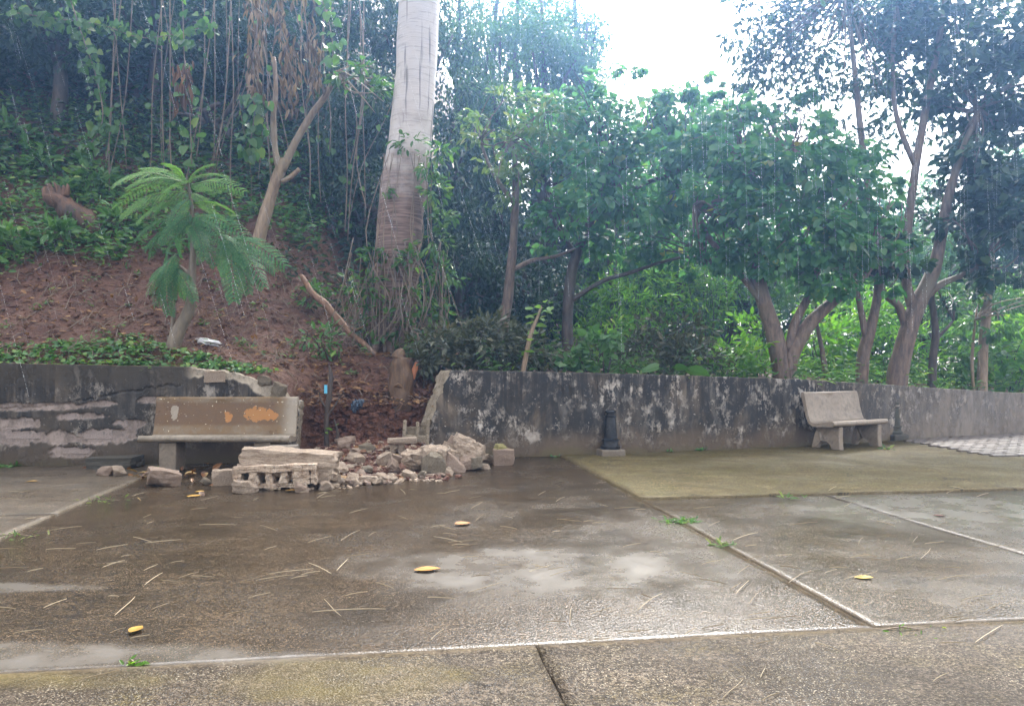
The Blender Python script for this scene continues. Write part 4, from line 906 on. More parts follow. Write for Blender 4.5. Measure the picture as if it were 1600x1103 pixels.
tree('ringed_tree', 'ringed tan trunk nearest the right edge of the picture', [(PX([(1534, 622), (1535, 575), (1537, 530), (1542, 480), (1550, 400)], 17.0), RX([16.0, 15.2, 14.4, 12.0, 7.2], 17.0)), (PX([(1522, 620), (1519, 560), (1524, 500)], 17.0), RX([5.6, 4.8, 3.2], 17))],
     [BL(1550, 500, 16.8, 50, 35, 240), BL(1590, 470, 17, 50, 40, 260)], T_OVAL, L_MID, BARK_TAN, .16)
tree('thin_tree', 'spindly leaning trunk between the twin-stemmed tree and the slender one', [(PX([(1294, 612), (1288, 570), (1283, 540), (1275, 500)], 16.4), RX([8.8, 8.8, 7.2, 4.8], 16.4))], [BL(1275, 480, 16.6, 34, 24, 130)], T_OVAL, L_BRIGHT, BARK, .13)

# ------------------------------------------------------------------ middle trees
tree('flowering_tree', 'slim tree with pale leaves and pinkish tips right of the tall trunk', [
    (PX([(786, 520), (794, 460), (800, 400), (804, 340), (806, 280), (800, 220)], 16.2), RX([18, 16, 14, 13, 10, 6], 16.2)),
    (PX([(797, 425), (830, 408), (870, 400), (900, 388)], 16.2), RX([8, 7, 6, 3], 16.2)),
    (PX([(804, 320), (770, 270), (750, 220)], 16.2), RX([8, 6, 4], 16.2))],
    [BL(800, 230, 16, 60, 45, 260), BL(760, 210, 16, 45, 40, 160), BL(850, 240, 15.9, 50, 45, 220), BL(810, 290, 15.8, 55, 30, 170), BL(850, 180, 16, 60, 35, 200), BL(775, 165, 16.3, 45, 30, 110)], T_OVAL, L_PALE, BARK, .17, None, True, 'tree', 9, .45, .45)
tree('spreading_tree', 'spreading tree with long low limb and drooping broad leaves, centre behind wall', [
    (PX([(892, 585), (886, 520), (890, 450), (900, 400), (930, 330), (960, 270)], 16.4), RX([20, 18, 17, 15, 12, 8], 16.4)),
    (PX([(893, 470), (940, 440), (985, 426), (1040, 408), (1085, 402), (1125, 418)], 16.4), RX([8, 7, 6, 5, 4, 3], 16.4)),
    (PX([(900, 400), (860, 340), (850, 290)], 16.4), RX([11, 9, 5], 16.4)), (PX([(930, 335), (1000, 290), (1060, 270)], 16.4), RX([10, 8, 5], 16.4))],
    [BL(900, 260, 15.7, 60, 40, 390), BL(960, 230, 15.8, 65, 40, 420), BL(1020, 250, 15.8, 60, 45, 420), BL(930, 310, 15.4, 60, 34, 390), BL(990, 330, 15.3, 55, 32, 390), BL(880, 340, 15.5, 45, 35, 270), BL(1070, 220, 16, 55, 40, 330), BL(1050, 310, 15.9, 45, 35, 210), BL(1000, 180, 16.2, 70, 30, 330), BL(930, 180, 16.2, 60, 30, 270), BL(970, 270, 17, 120, 80, 930), BL(1060, 170, 16.6, 80, 30, 480), BL(1080, 280, 16.6, 60, 60, 540), BL(880, 200, 16.8, 80, 50, 540), BL(1060, 370, 16.8, 70, 45, 540), BL(960, 380, 17, 90, 40, 540)] + [BL(x_, y_, 16.4, 28, 24, 80) for x_, y_ in ((850, 150), (900, 128), (945, 150), (985, 118), (1030, 140), (1085, 128), (860, 380), (925, 375), (1010, 385))],
    T_HEART, L_HEART, BARK_DARK, .14, None, True, 'tree', 10, .6, .4, 150, LH)
# lime sapling with separate leaves
sp = empty('lime_sapling', P(818, 590, 12.9)); m = MB(); Y = 12.9
m.tube([p - sp.location for p in PX([(815, 595), (822, 555), (830, 520), (840, 495), (846, 478)], Y)], RX([9, 8, 7, 5, 3], Y), 6, 4); m.build('stem', BARK_TAN, sp, True)
lmt = leaf_obj_mat('lime_leaf', [(0, (.12, .26, .05)), (.6, (.19, .36, .07)), (1, (.3, .42, .1))], .45)
lm = mesh_np('leaf', T_HEART[0], T_HEART[1]); lm.materials.append(lmt)
for x, y in [(826, 484), (838, 478), (852, 470), (860, 480), (862, 490), (850, 486), (842, 490), (834, 496), (846, 498), (856, 500), (830, 505), (840, 508), (849, 510), (838, 518), (826, 494), (853, 494), (832, 540), (838, 545), (822, 550), (815, 552), (830, 532), (842, 484), (858, 474)]:
    o = link('leaf', lm, None, sp); o.location = P(x, y, Y + rng.uniform(-.12, .12)) - sp.location; s = rng.uniform(.10, .19); o.scale = (s, s, s); o.rotation_euler = (rng.uniform(-.9, .5), rng.uniform(-.5, .6), rng.uniform(0, 6.3))
tag(sp, 'small sapling with bright lime leaves rising above the wall top', 'sapling')
# two big-leaf sprouts above the wall
for k, (x0, y0, lv, lb) in enumerate(((1054, 588, [(1028, 574, .34, 2.9), (1055, 573, .26, 0.1), (1078, 578, .38, .15)], 'low sprout with three broad arum leaves above the wall top'), (975, 584, [(966, 580, .16, 2.5), (980, 578, .2, .3), (972, 574, .14, 1.2)], 'tiny leafy sprout peeking over the wall between bollard and sapling'))):
    lmA = leaf_obj_mat('arum_leaf', [(0, (.06, .16, .045)), (1, (.09, .21, .06))], .35); lmB = mesh_np('leaf', T_HEART[0], T_HEART[1]); lmB.materials.append(lmA)
    e = empty('arum_sprout' if k == 0 else 'leafy_sprout', P(x0, y0 + 6, 13.4)); m = MB()
    for x, y, s, a in lv: m.tube([Vector((0, 0, 0)), (P(x, y, 13.3) - e.location) * .6 + Vector((0, 0, .06)), P(x, y, 13.3) - e.location], [.008, .007, .005], 5, 3)
    m.build('stem', lmA, e, True)
    for x, y, s, a in lv:
        o = link('leaf', lmB, None, e); o.location = P(x, y, 13.3) - e.location; o.scale = (s, s, s); o.rotation_euler = (-.5, .2, a)
    tag(e, lb, 'plant')
# greyish hedge
def bush(name, label, blobs, tmpl, mat, leaf, group=None, stems=8, cat='bush'):
    c0 = Vector(blobs[0][0]); base = Vector((c0.x, c0.y, H(c0.x, c0.y))); e = empty(name, base); m = MB()
    for c, r, n in blobs:
        for _ in range(max(2, stems // len(blobs))):
            tip = Vector(c) + Vector((rng.normal() * r[0] * .5, rng.normal() * r[1] * .4, r[2] * rng.uniform(0, .8))); ft = Vector((c[0] + rng.normal() * .15, c[1], 0)); ft.z = H(ft.x, ft.y) - .05
            m.tube([ft - base, (ft * .5 + tip * .5) - base + Vector((rng.normal() * .08, 0, .1)), tip - base], [.018, .012, .005], 5, 3)
    m.build('stems', BARK_DARK, e, True)['kind'] = 'stuff'; b, d, n_, s = blob_leaves(blobs, leaf, .1, .5, 14)
    leaf_object('foliage', b - np.array(base), d, n_, s, tmpl, mat, e, LAST_R, 'stuff'); return tag(e, label, cat, group)
bush('grey_bush', 'dense dull grey-green bush on the wall line right of the stump', [BL(690, 545, 13.3, 50, 36, 800, .5), BL(760, 535, 13.4, 60, 42, 1000, .5), BL(820, 550, 13.4, 45, 34, 600, .45), BL(660, 570, 13.0, 30, 18, 220, .3)], T_OVAL, L_GREY, .13)
bush('vine_bush', 'loose round-leaved vine hanging beside the lime sapling', [BL(930, 550, 13.5, 28, 30, 110, .3), BL(900, 565, 13.5, 30, 18, 120, .3), BL(955, 520, 13.6, 18, 18, 50, .3)], T_HEART, L_COVER, .14)
bush('dark_bush', 'dark brownish bush behind the wall, centre of the picture', [BL(1010, 550, 14.6, 60, 34, 500, .5), BL(1080, 555, 14.4, 55, 32, 460, .5), BL(1050, 520, 15, 60, 30, 380, .5)], T_OVAL, L_GREY, .15)
bush('green_bush', 'fresh green bush left of the twin-stemmed tree', [BL(1150, 560, 14.6, 42, 34, 420, .4), BL(1180, 520, 15.2, 35, 40, 300, .4)], T_OVAL, L_BRIGHT, .15)
for x, y, yy, rx, ry, n, mat, lb in ((1275, 550, 17.5, 60, 45, 520, L_BRIGHT, 'bright leafy bush between the twin stems and the slender trunk'), (1385, 560, 18, 70, 50, 560, L_BRIGHT, 'bright leafy bush behind the big forked trunk'),
        (1490, 560, 18, 60, 46, 560, L_MID, 'leafy bush between the thin dark trunk and the ringed one'), (1585, 555, 18, 50, 55, 560, L_BRIGHT, 'leafy bush at the far right edge'),
        (1330, 500, 19, 60, 50, 520, L_BRIGHT, 'taller bright bush far behind the slender trunk'), (1440, 490, 19.5, 70, 50, 560, L_MID, 'taller bush far behind the big fork'), (1540, 480, 20, 70, 50, 560, L_MID, 'taller bush far behind the ringed trunk')):
    bush('leafy_bush', lb, [BL(x, y, yy, rx, ry, n), BL(x + 20, y - 22, yy + .6, rx * .8, ry * .8, n // 2)], T_LANCE if rx > 60 else T_OVAL, mat, .2, 'leafy bushes behind the right wall')
for x, y, yy, lb in ((975, 480, 19.5, 'sunlit fern-green bush under the long low limb'), (1090, 470, 20, 'sunlit fern-green bush left of the twin-stemmed tree'), (930, 530, 18.5, 'shaded green bush below the long low limb')):
    bush('leafy_bush', lb, [BL(x, y, yy, 75, 55, 800), BL(x + 30, y - 40, yy + 1, 60, 40, 500)], T_LANCE, L_BRIGHT, .2, 'leafy bushes in the middle')

# ------------------------------------------------------------------ background trees
CROWNS = []
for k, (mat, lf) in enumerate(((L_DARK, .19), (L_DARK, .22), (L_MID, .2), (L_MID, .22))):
    bl_ = []
    for j in range(13):
        a = j * 2.4; rr = .75 * math.sqrt((j + .5) / 13); zz = rng.uniform(-.7, .8) * (1 - rr * .5)
        bl_.append(((math.cos(a) * rr * 2.2, math.sin(a) * rr * 2.2, zz * 2.4), (.95, .95, .65), 340))
    b, d, n_, s = blob_leaves(bl_, lf, .4, .5, 20)
    V, Fs, ks = leaf_arrays(b, d, n_, s, T_OVAL); r = LAST_R; me = mesh_np('crown', V, Fs, [np.repeat(r, q) for q in ks]); me.materials.append(mat); CROWNS.append(me)
def back_tree(x, y, yy, rx, ry, k, label, group, name='forest_tree', bark=BARK_DARK, wtr=.16):
    c = P(x, y, yy); gz = H(c.x, c.y); e = empty(name, (c.x, c.y, gz)); m = MB()
    hgt = max(.8, c.z - gz)
    m.tube([(0, 0, -.3), (rng.normal() * .15, 0, hgt * .4), (rng.normal() * .25, rng.normal() * .1, hgt * .8), (rng.normal() * .2, 0, hgt * 1.25)], [wtr * 1.2, wtr, wtr * .7, wtr * .3], 8, 4, .2, x)
    for q in range(5):
        a = q * 1.3 + x; L = px(rx, yy) * .6; m.tube([(0, 0, hgt * .6), (math.cos(a) * L * .5, math.sin(a) * L * .5, hgt * .85), (math.cos(a) * L, math.sin(a) * L, hgt * 1.0 + rng.normal() * .3)], [wtr * .5, wtr * .35, .03], 5, 3)
    m.build('trunk', bark, e, True)
    o = link('crown', CROWNS[k], None, e); o['kind'] = 'stuff'; o.location = (0, 0, c.z - gz); o.scale = (px(rx, yy) / 2.6, px(rx, yy) / 2.8, px(ry, yy) / 2.3); o.rotation_euler = (0, 0, rng.uniform(0, 6))
    return tag(e, label, 'tree', group)
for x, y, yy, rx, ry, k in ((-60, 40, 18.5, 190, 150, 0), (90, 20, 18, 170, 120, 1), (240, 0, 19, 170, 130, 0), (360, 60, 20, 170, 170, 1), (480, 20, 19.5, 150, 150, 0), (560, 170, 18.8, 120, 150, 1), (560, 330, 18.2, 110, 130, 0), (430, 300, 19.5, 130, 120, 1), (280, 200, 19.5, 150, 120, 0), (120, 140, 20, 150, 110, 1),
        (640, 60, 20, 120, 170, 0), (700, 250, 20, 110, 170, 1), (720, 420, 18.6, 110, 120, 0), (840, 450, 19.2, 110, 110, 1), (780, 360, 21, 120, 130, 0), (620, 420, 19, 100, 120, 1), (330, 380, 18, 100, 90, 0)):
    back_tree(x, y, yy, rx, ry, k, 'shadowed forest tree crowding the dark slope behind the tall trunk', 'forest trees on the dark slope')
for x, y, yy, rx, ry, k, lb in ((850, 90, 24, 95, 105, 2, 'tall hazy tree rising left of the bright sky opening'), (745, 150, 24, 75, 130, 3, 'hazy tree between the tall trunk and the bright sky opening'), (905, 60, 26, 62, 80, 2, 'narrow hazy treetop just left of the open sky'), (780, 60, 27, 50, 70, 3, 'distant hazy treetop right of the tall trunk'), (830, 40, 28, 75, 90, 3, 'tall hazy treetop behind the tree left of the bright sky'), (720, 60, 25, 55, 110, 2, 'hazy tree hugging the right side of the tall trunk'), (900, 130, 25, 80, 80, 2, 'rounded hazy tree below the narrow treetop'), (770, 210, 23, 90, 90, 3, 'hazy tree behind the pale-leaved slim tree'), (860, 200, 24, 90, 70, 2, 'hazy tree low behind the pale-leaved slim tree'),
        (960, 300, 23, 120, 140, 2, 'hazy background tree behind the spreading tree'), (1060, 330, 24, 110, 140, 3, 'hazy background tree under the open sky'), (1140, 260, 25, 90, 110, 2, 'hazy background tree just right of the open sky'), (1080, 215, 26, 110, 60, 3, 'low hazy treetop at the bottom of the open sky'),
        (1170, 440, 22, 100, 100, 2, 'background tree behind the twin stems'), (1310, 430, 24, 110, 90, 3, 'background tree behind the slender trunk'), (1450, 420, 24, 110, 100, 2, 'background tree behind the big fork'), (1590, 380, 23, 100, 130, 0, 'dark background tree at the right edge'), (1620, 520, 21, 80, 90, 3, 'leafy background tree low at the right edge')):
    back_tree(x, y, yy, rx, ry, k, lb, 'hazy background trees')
for k, (x, y, yy) in enumerate(((960, 440, 25), (1040, 440, 26), (1010, 540, 24), (820, 330, 28), (900, 300, 29), (690, 480, 24), (770, 500, 25), (850, 470, 27), (930, 420, 28), (1000, 500, 26), (1010, 380, 30), (1080, 480, 29), (1130, 520, 26), (1190, 380, 30), (1240, 500, 28), (1290, 380, 31), (1350, 520, 27), (1400, 380, 31), (1450, 500, 29), (1510, 420, 30), (1570, 500, 28), (1640, 420, 29), (1600, 300, 30), (1700, 500, 27))):
    back_tree(x, y, yy, 120, 105, (2, 3)[k % 2] if x > 940 else k % 2, 'far leafy forest tree filling the background behind the right wall', 'far forest trees')

# ------------------------------------------------------------------ growth on the bank
def scatter(region, n, test=None):
    out = []
    while len(out) < n:
        x, d = rng.uniform(*region[0]), rng.uniform(*region[1]); y = float(W(x)) + d
        if test is None or test(x, d): out.append((x, y, H(x, y)))
    return np.array(out)
def ground_leaves(name, pts, per, spread, hgt, size, tmpl, mat, label, cat, flat=.6, rnd=None):
    n = len(pts); b = np.repeat(pts, per, 0) + rng.normal(size=(n * per, 3)) * np.array([spread, spread, 0]); b[:, 2] += np.abs(rng.normal(0, hgt, n * per)) + .01
    d = rng.normal(size=(n * per, 3)); d[:, 2] = d[:, 2] * .3 + .05; nn = rng.normal(size=(n * per, 3)) * (1 - flat); nn[:, 2] += 1; nn[:, 1] -= .35
    o = leaf_object(name, b, d, nn, size * rng.uniform(.5, 1.3, n * per), tmpl, mat); return tag(o, label, cat, kind='stuff')
def cov(x, d):
    lim = float(np.interp(x, [-12, -7.5, -6, -5.2, -4.3, -3.6], [1.2, 1.1, 1.0, .85, .6, .15])); return d < lim * (.6 + .6 * vnoise(x, d, 1.4, 20) + .4)
ground_leaves('ground_cover', scatter(((-12, -3.7), (.22, 1.6)), 850, cov), 6, .07, .035, .07, T_HEART, L_COVER, 'low green creeper carpeting the soil along the left wall top', 'ground cover')
def upper(x, d): return d > float(np.interp(x, [-14, -9, -7.6, -6.6, -5.5, -4.5], [2.4, 2.5, 2.9, 3.3, 3.7, 4.2])) + .7 * vnoise(x, d, .9, 22)
ground_leaves('slope_plants', scatter(((-14, -4.2), (2.0, 8)), 2000, upper), 9, .13, .16, .15, T_OVAL, L_COVER, 'mass of leafy green plants covering the upper left slope', 'plants', .5)
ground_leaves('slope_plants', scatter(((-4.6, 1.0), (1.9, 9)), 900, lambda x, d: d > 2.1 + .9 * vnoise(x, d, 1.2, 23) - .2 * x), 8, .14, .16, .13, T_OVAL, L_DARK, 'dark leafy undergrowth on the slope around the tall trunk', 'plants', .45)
ground_leaves('slope_plants', scatter(((-.5, 14), (.35, 10)), 1500), 8, .2, .22, .17, T_LANCE, L_MID, 'green undergrowth on the ground behind the right wall', 'plants', .45)
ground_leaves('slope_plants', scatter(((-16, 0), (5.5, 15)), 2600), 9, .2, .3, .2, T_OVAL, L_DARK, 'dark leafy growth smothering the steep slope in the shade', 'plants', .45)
ground_leaves('bank_weeds', scatter(((-9, -2.5), (1.0, 3.6)), 60), 12, .05, .06, .07, T_OVAL, L_COVER, 'scattered small green weeds dotting the bare bank', 'weeds')
ground_leaves('leaf_litter', scatter(((-10, -1), (.15, 4.5)), 5200), 1, .05, .01, .10, T_OVAL, L_DEAD, 'brown dead leaves littering the reddish bank', 'litter', .75)
ground_leaves('leaf_litter', scatter(((-3.3, -1.1), (.35, 1.9)), 520), 1, .03, .015, .10, T_OVAL, L_DEAD, 'brown dead leaves on the soil shelf in the wall gap', 'litter', .7)
m = MB()
for q in scatter(((-9, -1.5), (.5, 4.2)), 520):
    a = rng.uniform(0, 6.3); L = rng.uniform(.1, .4); c = Vector(q) + Vector((0, 0, .02)); dv = Vector((math.cos(a), math.sin(a), 0)) * L; e = c + dv; e.z = H(e.x, e.y) + rng.uniform(.02, .10)
    m.tube([c, (c + e) / 2 + Vector((0, 0, .03)), e], [.006, .007, .003], 4, 2)
tag(m.build('dry_twigs', VINE), 'dry twigs scattered over the reddish bank', 'twigs', kind='stuff')
for q, L, lb in ((P(325, 530, 13.2), .36, 'upright thin dry stalk on the bank above the white bag'), (P(318, 520, 13.2), .3, 'slanting thin dry stalk on the bank left of the white bag')):
    b_ = Vector((q.x, q.y, H(q.x, q.y))); m = MB(); m.tube([(0, 0, -.03), (-.03, 0, L * .5), (-.02 if L > .33 else -.16, 0, L)], [.008, .007, .004], 5, 3); o = m.build('dry_stalk', STICK); o.location = b_; tag(o, lb, 'stalk')
for x, y, s, lb in ((90, 375, .2, 'bushy bright weed below the rotten log'), (20, 385, .22, 'leafy bush at the left edge on the bank'), (185, 355, .2, 'broad-leaved plant between the log and the feathery tree'), (150, 290, .2, 'leafy shrub above the rotten log'), (60, 260, .22, 'leafy shrub high on the left slope'), (20, 220, .22, 'topmost leafy shrub at the left edge'), (480, 470, .12, 'low weed at the top end of the stripped branch'), (500, 540, .12, 'small weed below the stripped branch')):
    yy = ONT(x, y + 14)
    bush('bank_shrub', lb, [BL(x, y - 6, yy, 34, 24, 170)], T_OVAL, L_COVER, s, 'shrubs on the left bank', 4, 'shrub')

# hanging vines in front of the dark slope
def vine(name, label, path, Y, rad, leaves, mat, lf, group, dead=0):
    pts = PX(path, Y); b0 = pts[-1]; e = empty(name, b0); m = MB(); q = m.tube([p - b0 for p in pts], [rad] * len(pts), 5, 6); m.build('stem', VINE, e, True)
    if leaves:
        idx = rng.integers(0, len(q), leaves); B = np.array([q[i] for i in idx]) + rng.normal(size=(leaves, 3)) * np.array([.10, .10, .08]); D = rng.normal(size=(leaves, 3)) * (.35 if dead else .6); D[:, 2] -= 1.2 if dead else .8; N = rng.normal(size=(leaves, 3)) * .5; N[:, 1] -= 1; N[:, 2] += .4
        leaf_object('leaves', B, D, N, lf * rng.uniform(.6, 1.2, leaves), T_HEART if not dead else T_LANCE, mat, e, None, 'stuff')
    return tag(e, label, 'vine', group)
for k in range(34):
    x = rng.uniform(150, 590); y1 = rng.uniform(240, 400); sl = rng.normal(0, 28)
    vine('hanging_vine', 'thin bare vine hanging before the dark slope', [(x - sl, -40), (x - sl * .5 + rng.normal(0, 8), y1 * .4), (x + rng.normal(0, 6), y1 * .75), (x + sl * .3, y1)], rng.uniform(15.3, 17), rng.uniform(.006, .013), int(rng.integers(0, 10)), L_MID, .13, 'bare vines before the dark slope')
vine('leafy_vine', 'leafy vine hanging left with yellowish tips above the feathery tree', [(100, -30), (130, 60), (150, 120), (160, 190), (130, 240)], 15.4, .012, 170, L_MID, .15, 'leafy vines')
vine('leafy_vine', 'leafy vine spreading along the upper left top edge', [(20, 20), (90, 30), (160, 40), (230, 60), (330, 40)], 15.6, .012, 220, L_MID, .15, 'leafy vines')
vine('leafy_vine', 'leafy vine with big leaves hanging right above the feathery tree', [(285, -20), (288, 90), (296, 170), (300, 260)], 15.2, .01, 40, L_MID, .2, 'leafy vines')
vine('dead_leaf_vine', 'small cluster of orange dead leaves hanging above the feathery tree', [(290, 95), (288, 120), (292, 150)], 15.1, .01, 40, L_DEAD, .34, 'dead leaf vines', 1)
vine('dead_leaf_vine', 'curtain of dry brown leaves hanging left part over the forked tree', [(400, -20), (402, 40), (395, 100), (405, 150)], 14.9, .012, 150, L_DRY, .24, 'dead leaf vines', 1)
vine('dead_leaf_vine', 'curtain of dry brown leaves hanging middle over the forked tree', [(430, -20), (440, 50), (455, 110), (450, 160)], 14.9, .012, 170, L_DRY, .24, 'dead leaf vines', 1)
vine('dead_leaf_vine', 'curtain of dry brown leaves hanging right over the forked tree', [(470, -20), (480, 50), (492, 90), (495, 140)], 14.9, .012, 110, L_DRY, .22, 'dead leaf vines', 1)
vine('leafy_vine', 'green vine trailing from the top past the dry leaf curtain', [(500, -10), (515, 40), (520, 80), (518, 100)], 14.7, .01, 50, L_COVER, .16, 'leafy vines')
vine('leafy_vine', 'green vine hanging below the dry leaf curtain at the forked tree', [(400, 150), (395, 200), (388, 240)], 14.8, .01, 60, L_MID, .2, 'leafy vines')

# ------------------------------------------------------------------ small things on the paving
NEEDLE = []
strw = Mat('needle_straw'); STRAW = strw.principled(strw.mix(strw.rand(), (.20, .15, .09), (.50, .42, .29)), .5)
for k in range(4):
    m = MB(); c = (.015, -.02, .03, .0)[k]; m.tube([(-.5, 0, 0), (-.2, c * .6, .006), (.2, c, .004), (.5, 0, 0)], [.0042, .0058, .0055, .003], 5, 4); me = m.mesh('fallen_needle', True); me.materials.append(STRAW); NEEDLE.append(me)
ND = [(95, 860, 46, .03), (175, 857, 50, .18), (100, 828, 56, .14), (255, 848, 56, .1), (240, 907, 34, .6), (195, 950, 44, .75), (340, 822, 58, .0), (370, 960, 40, .2), (430, 905, 60, .15), (455, 895, 70, .12), (545, 957, 118, .04), (560, 870, 44, .12), (683, 995, 26, .7), (405, 933, 36, .25), (485, 898, 30, .2), (535, 885, 26, .8),
      (700, 845, 46, -.2), (720, 848, 40, .08), (500, 845, 40, .25), (690, 745, 40, .05), (560, 800, 30, .25), (760, 920, 60, .3), (45, 990, 50, .12), (20, 890, 50, .04), (892, 965, 30, 1.45), (845, 890, 38, .3), (1165, 840, 40, .3), (1160, 920, 28, .8), (1178, 938, 26, .9), (1150, 918, 20, .6), (1260, 898, 24, .2), (1298, 895, 20, .3), (1255, 820, 44, .12), (1395, 985, 10, .2), (1490, 905, 50, .15),
      (1100, 795, 34, .1), (980, 795, 40, .06), (1145, 1080, 44, .75), (1205, 1093, 34, .4), (1192, 1055, 18, 1.1), (1470, 1062, 28, .5), (1460, 850, 30, .1), (1345, 848, 14, 1.0), (1430, 845, 12, .9), (1010, 935, 18, -.4), (990, 990, 50, .1), (1080, 990, 24, .5), (850, 863, 30, .1), (890, 815, 40, -.1), (150, 1060, 80, .25), (870, 975, 30, .0), (1225, 870, 24, .1), (1535, 775, 20, .3), (1325, 790, 14, .6)]
for k in range(140):
    y = 765 + 260 * rng.random() ** 1.6; ND.append((rng.uniform(0, 1600), y, rng.uniform(14, 40) * (y - 575) / 300, rng.normal(.1, .25)))
for k, (x, y, L, a) in enumerate(ND):
    a0, a1 = G(x - L / 2 * math.cos(a), y + L / 2 * math.sin(a) * 1), G(x + L / 2 * math.cos(a), y - L / 2 * math.sin(a))
    v = a1 - a0; c = (a0 + a1) / 2; Lw = min(v.length, .42)
    o = link('fallen_needle', NEEDLE[k % 4]); o.location = (c.x, c.y, .014 if not (U.dot(c) > 2.6 and V_.dot(c) > 8.05) else .034); o.rotation_euler = (0, 0, math.atan2(v.y, v.x)); s = Lw; o.scale = (s, max(s, .2), .5)
    tag(o, 'pale straw-like fallen needle lying on the wet paving', 'needle', 'fallen needles on the wet paving')
def ground_leaf(x, y, s, col, label, rz, z=.012, name='fallen_leaf', tmpl=T_LEAF):
    V = tmpl[0].copy(); V = (V - np.array([.5, 0, 0])) * s; V[:, 1] *= 1.35; V[:, 2] *= .45; me = mesh_np('fallen_leaf', V, tmpl[1]); mt = Mat('leaf_' + str(x)); n = mt.noise(mt.obj, 14, 4); me.materials.append(mt.principled(mt.mix(mt.ramp(n, [(.4, 0.), (.65, 1.)]), tuple(q * .62 for q in col), tuple(q * .36 for q in col)), .6, None, .25))
    sm = None
    o = link(name, me); q = G(x, y); o.location = (q.x, q.y, z); o.rotation_euler = (rng.normal(0, .06), rng.normal(0, .06), rz); tag(o, label, 'leaf'); so = o.modifiers.new('thick', 'SOLIDIFY'); so.thickness = .0012
    return o
for a in ((668, 891, .19, (.68, .30, .05), 'large orange-yellow leaf floating at the left edge of the big puddle', .2), (723, 819, .17, (.50, .22, .05), 'curled orange-brown leaf behind the big puddle', .6), (1350, 904, .12, (.75, .55, .09), 'yellow leaf on the right paving slab', -.3), (1468, 807, .12, (.16, .03, .02), 'dark red leaf on the far right wet slab', .1),
          (303, 776, .15, (.75, .42, .06), 'yellow leaf on the paving in front of the lone chunk', .3), (312, 769, .11, (.7, .42, .1), 'small yellow leaf just behind the yellow leaf by the lone chunk', .1), (456, 767, .16, (.5, .27, .05), 'ochre leaf before the hollow block', .05), (997, 738, .13, (.5, .26, .10), 'orange leaf near the corner of the mossy slab', .1), (213, 985, .11, (.5, .29, .04), 'narrow yellow leaf standing lengthwise on the left paving', 1.4), (662, 744, .10, (.78, .6, .06), 'bright yellow leaf at the foot of the mossy streaked chunk', .1), (676, 737, .16, (.6, .34, .12), 'tan leaf before the pink triangular chunk', .1), (50, 753, .14, (.6, .36, .1), 'ochre leaf on the far left paving', .1), (140, 731, .2, (.4, .14, .06), 'rust leaf left of the dark mossy footing', .8)):
    ground_leaf(*a)
lmd = mesh_np('fallen_leaf', T_OVAL[0], T_OVAL[1]); lmd.materials.append(leaf_obj_mat('dead_leaf_single', [(0, (.10, .045, .025)), (.4, (.21, .09, .04)), (.75, (.32, .15, .055)), (1, (.4, .26, .1))], .1, .45))
for k in range(90):
    if k < 45: x, y = rng.uniform(195, 370), rng.normal(743, 9)
    else: x, y = rng.uniform(490, 660), rng.normal(737, 12)
    q = G(x, max(726, y)); t = float(np.interp(q.x, [-4.2, -3.6, -2.6, -1.6, -1, -.5], [0, .25, 1, 1, .5, 0])); s = rng.uniform(.07, .17)
    o = link('fallen_leaf', lmd); o.location = (q.x, q.y, .03 + .3 * t * float(sstep(9.7, 12.2, q.y))); o.rotation_euler = (rng.normal(0, .35), rng.normal(0, .35), rng.uniform(0, 6)); o.scale = (s, s, s)
    tag(o, 'brown dead leaf lying among rubble under or beside the orange-worn bench', 'leaf', 'dead leaves among the rubble')
def tuft(x, y, n, L, mat, label, z=.0, tm=T_LANCE, wide=.06):
    q = G(x, y, z); e = empty('weed_tuft', q); D = rng.normal(size=(n, 3)); D[:, 2] = np.abs(D[:, 2]) * .5 + .1; B = rng.normal(size=(n, 3)) * np.array([wide, wide * .6, 0]); N = np.tile([0, -.4, 1.], (n, 1)) + rng.normal(size=(n, 3)) * .3
    leaf_object('blades', B, D, N, L * rng.uniform(.5, 1.2, n), tm, mat, e, None, 'stuff'); m = MB(); m.tube([(-wide, 0, 0), (0, 0, .02), (wide, 0, 0)], [.004, .005, .003], 4, 2); m.build('runner', VINE, e); tag(e, label, 'weed')
tuft(1062, 815, 110, .065, L_COVER, 'bright green weed tuft growing in the paving joint', 0, T_LANCE, .085); tuft(205, 1037, 14, .05, L_BRIGHT, 'tiny green weed in the joint at lower left', 0, T_OVAL, .02); tuft(1240, 778, 12, .10, L_PALE, 'dry pale tuft on the edge of the mossy slab', .02); tuft(1132, 852, 20, .08, L_PALE, 'dry grass wisp in the long paving joint', 0, T_LANCE, .05)
tuft(160, 782, 34, .06, L_PALE, 'yellowish grass strip in the left paving joint', 0, T_LANCE, .18); tuft(22, 838, 26, .06, L_PALE, 'yellowish grass strip at the left picture edge', 0, T_LANCE, .18); tuft(10, 730, 26, .12, L_COVER, 'small green weed at the foot of the left wall', 0, T_OVAL, .1); tuft(1095, 704, 14, .14, L_COVER, 'upright weed at the foot of the blackened wall', .02, T_OVAL, .03); tuft(1045, 706, 10, .08, L_COVER, 'tiny weed left of the upright weed by the blackened wall', .02, T_OVAL, .03)
tuft(868, 713, 14, .09, L_COVER, 'tiny weed at the wall foot left of the black bollard', 0, T_OVAL, .05); tuft(1386, 702, 12, .12, L_PALE, 'yellow weed at the foot of the mossy bollard', .02, T_OVAL, .04); tuft(1410, 985, 14, .04, L_BRIGHT, 'thin green weeds in the near joint at lower right', 0, T_LANCE, .12); tuft(245, 733, 12, .08, L_COVER, 'small weed at the wall foot left of the bench pedestal', 0, T_OVAL, .04)

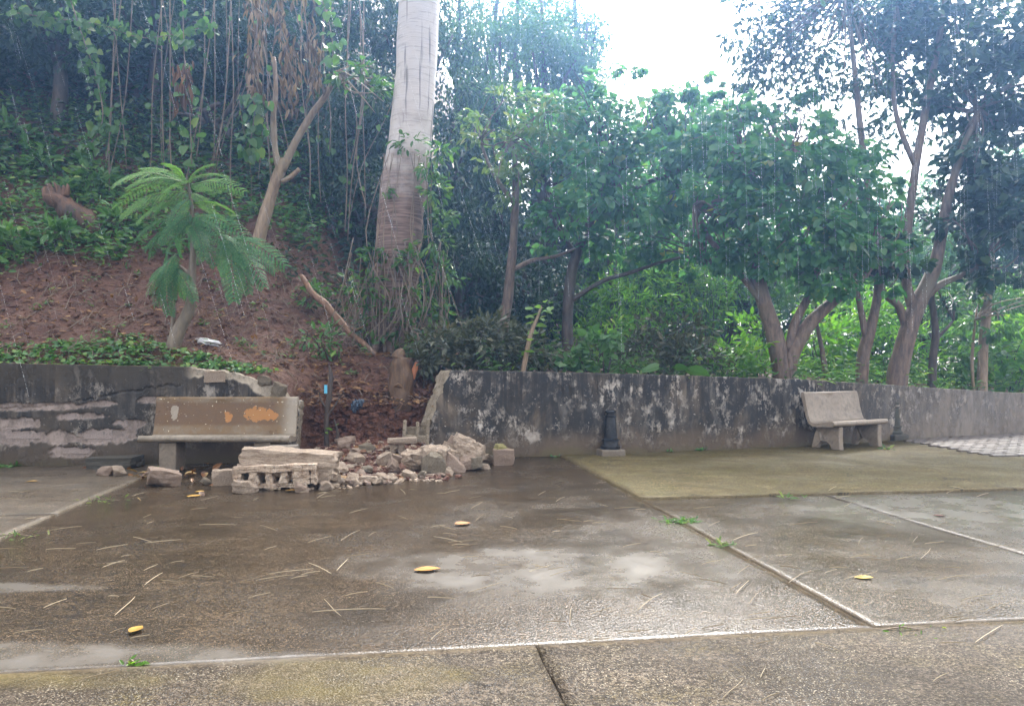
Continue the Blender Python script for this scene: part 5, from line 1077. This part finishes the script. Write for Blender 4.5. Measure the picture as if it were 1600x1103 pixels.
# ------------------------------------------------------------------ falling rain: strings of drops dripping through the trees
oct_v = np.array([(1, 0, 0), (-1, 0, 0), (0, 1, 0), (0, -1, 0), (0, 0, 2.0), (0, 0, -1.4)]); oct_f = np.array([(0, 2, 4), (2, 1, 4), (1, 3, 4), (3, 0, 4), (2, 0, 5), (1, 2, 5), (3, 1, 5), (0, 3, 5)])
pts = []
for k in range(320):
    x = rng.uniform(-40, 1640) if k % 3 else rng.uniform(1050, 1640); Yr = rng.uniform(7, 13.2); y0 = rng.uniform(-60, 470); p = P(x, y0, Yr); L = rng.uniform(.25, 1.1); sl = .28 if x < 800 else .03
    sl += rng.normal(0, .03); n = int(L / .011)
    for i in range(n):
        if rng.random() < .8: pts.append((p.x + sl * i * .011, p.y, p.z - i * .011 + rng.normal(0, .003)))
pts = np.array(pts); rr = rng.uniform(.0010, .0023, len(pts))
V = (pts[:, None] + oct_v[None] * rr[:, None, None]).reshape(-1, 3); Fc = (oct_f[None] + (np.arange(len(pts)) * 6)[:, None, None]).reshape(-1, 3)
mm = Mat('rain_water'); gl = mm.t.nodes.new('ShaderNodeBsdfPrincipled'); gl.inputs['Base Color'].default_value = (.9, .94, 1, 1); gl.inputs['Roughness'].default_value = .15; tr = mm.t.nodes.new('ShaderNodeBsdfTranslucent'); tr.inputs[0].default_value = (.9, .95, 1, 1); mx = mm.t.nodes.new('ShaderNodeMixShader'); mx.inputs[0].default_value = .6
mm.t.links.new(gl.outputs[0], mx.inputs[1]); mm.t.links.new(tr.outputs[0], mx.inputs[2]); mm.t.links.new(mx.outputs[0], mm.out.inputs[0])
tag(link('rain', mesh_np('rain', V, [Fc], None, True), mm.m), 'falling rain drops dripping in front of the trees', 'rain', kind='stuff')

# ------------------------------------------------------------------ damp air, its blue tint also standing in for lens glare
m = MB(); m.box((0, 22, 12.5), (150, 116, 29)); hz = m.build('haze', None if False else bpy.data.materials.new('haze_air_and_glare'))
hm = hz.data.materials[0]; hm.use_nodes = True; hm.node_tree.nodes.clear(); ho = hm.node_tree.nodes.new('ShaderNodeOutputMaterial'); pv = hm.node_tree.nodes.new('ShaderNodeVolumePrincipled')
pv.inputs['Color'].default_value = (.28, .52, 1, 1); pv.inputs['Density'].default_value = .0045; pv.inputs['Anisotropy'].default_value = .8
hm.node_tree.links.new(pv.outputs[0], ho.inputs['Volume']); tag(hz, 'thin damp air between the trees, tinted blue to stand in for lens glare', 'haze', kind='stuff')
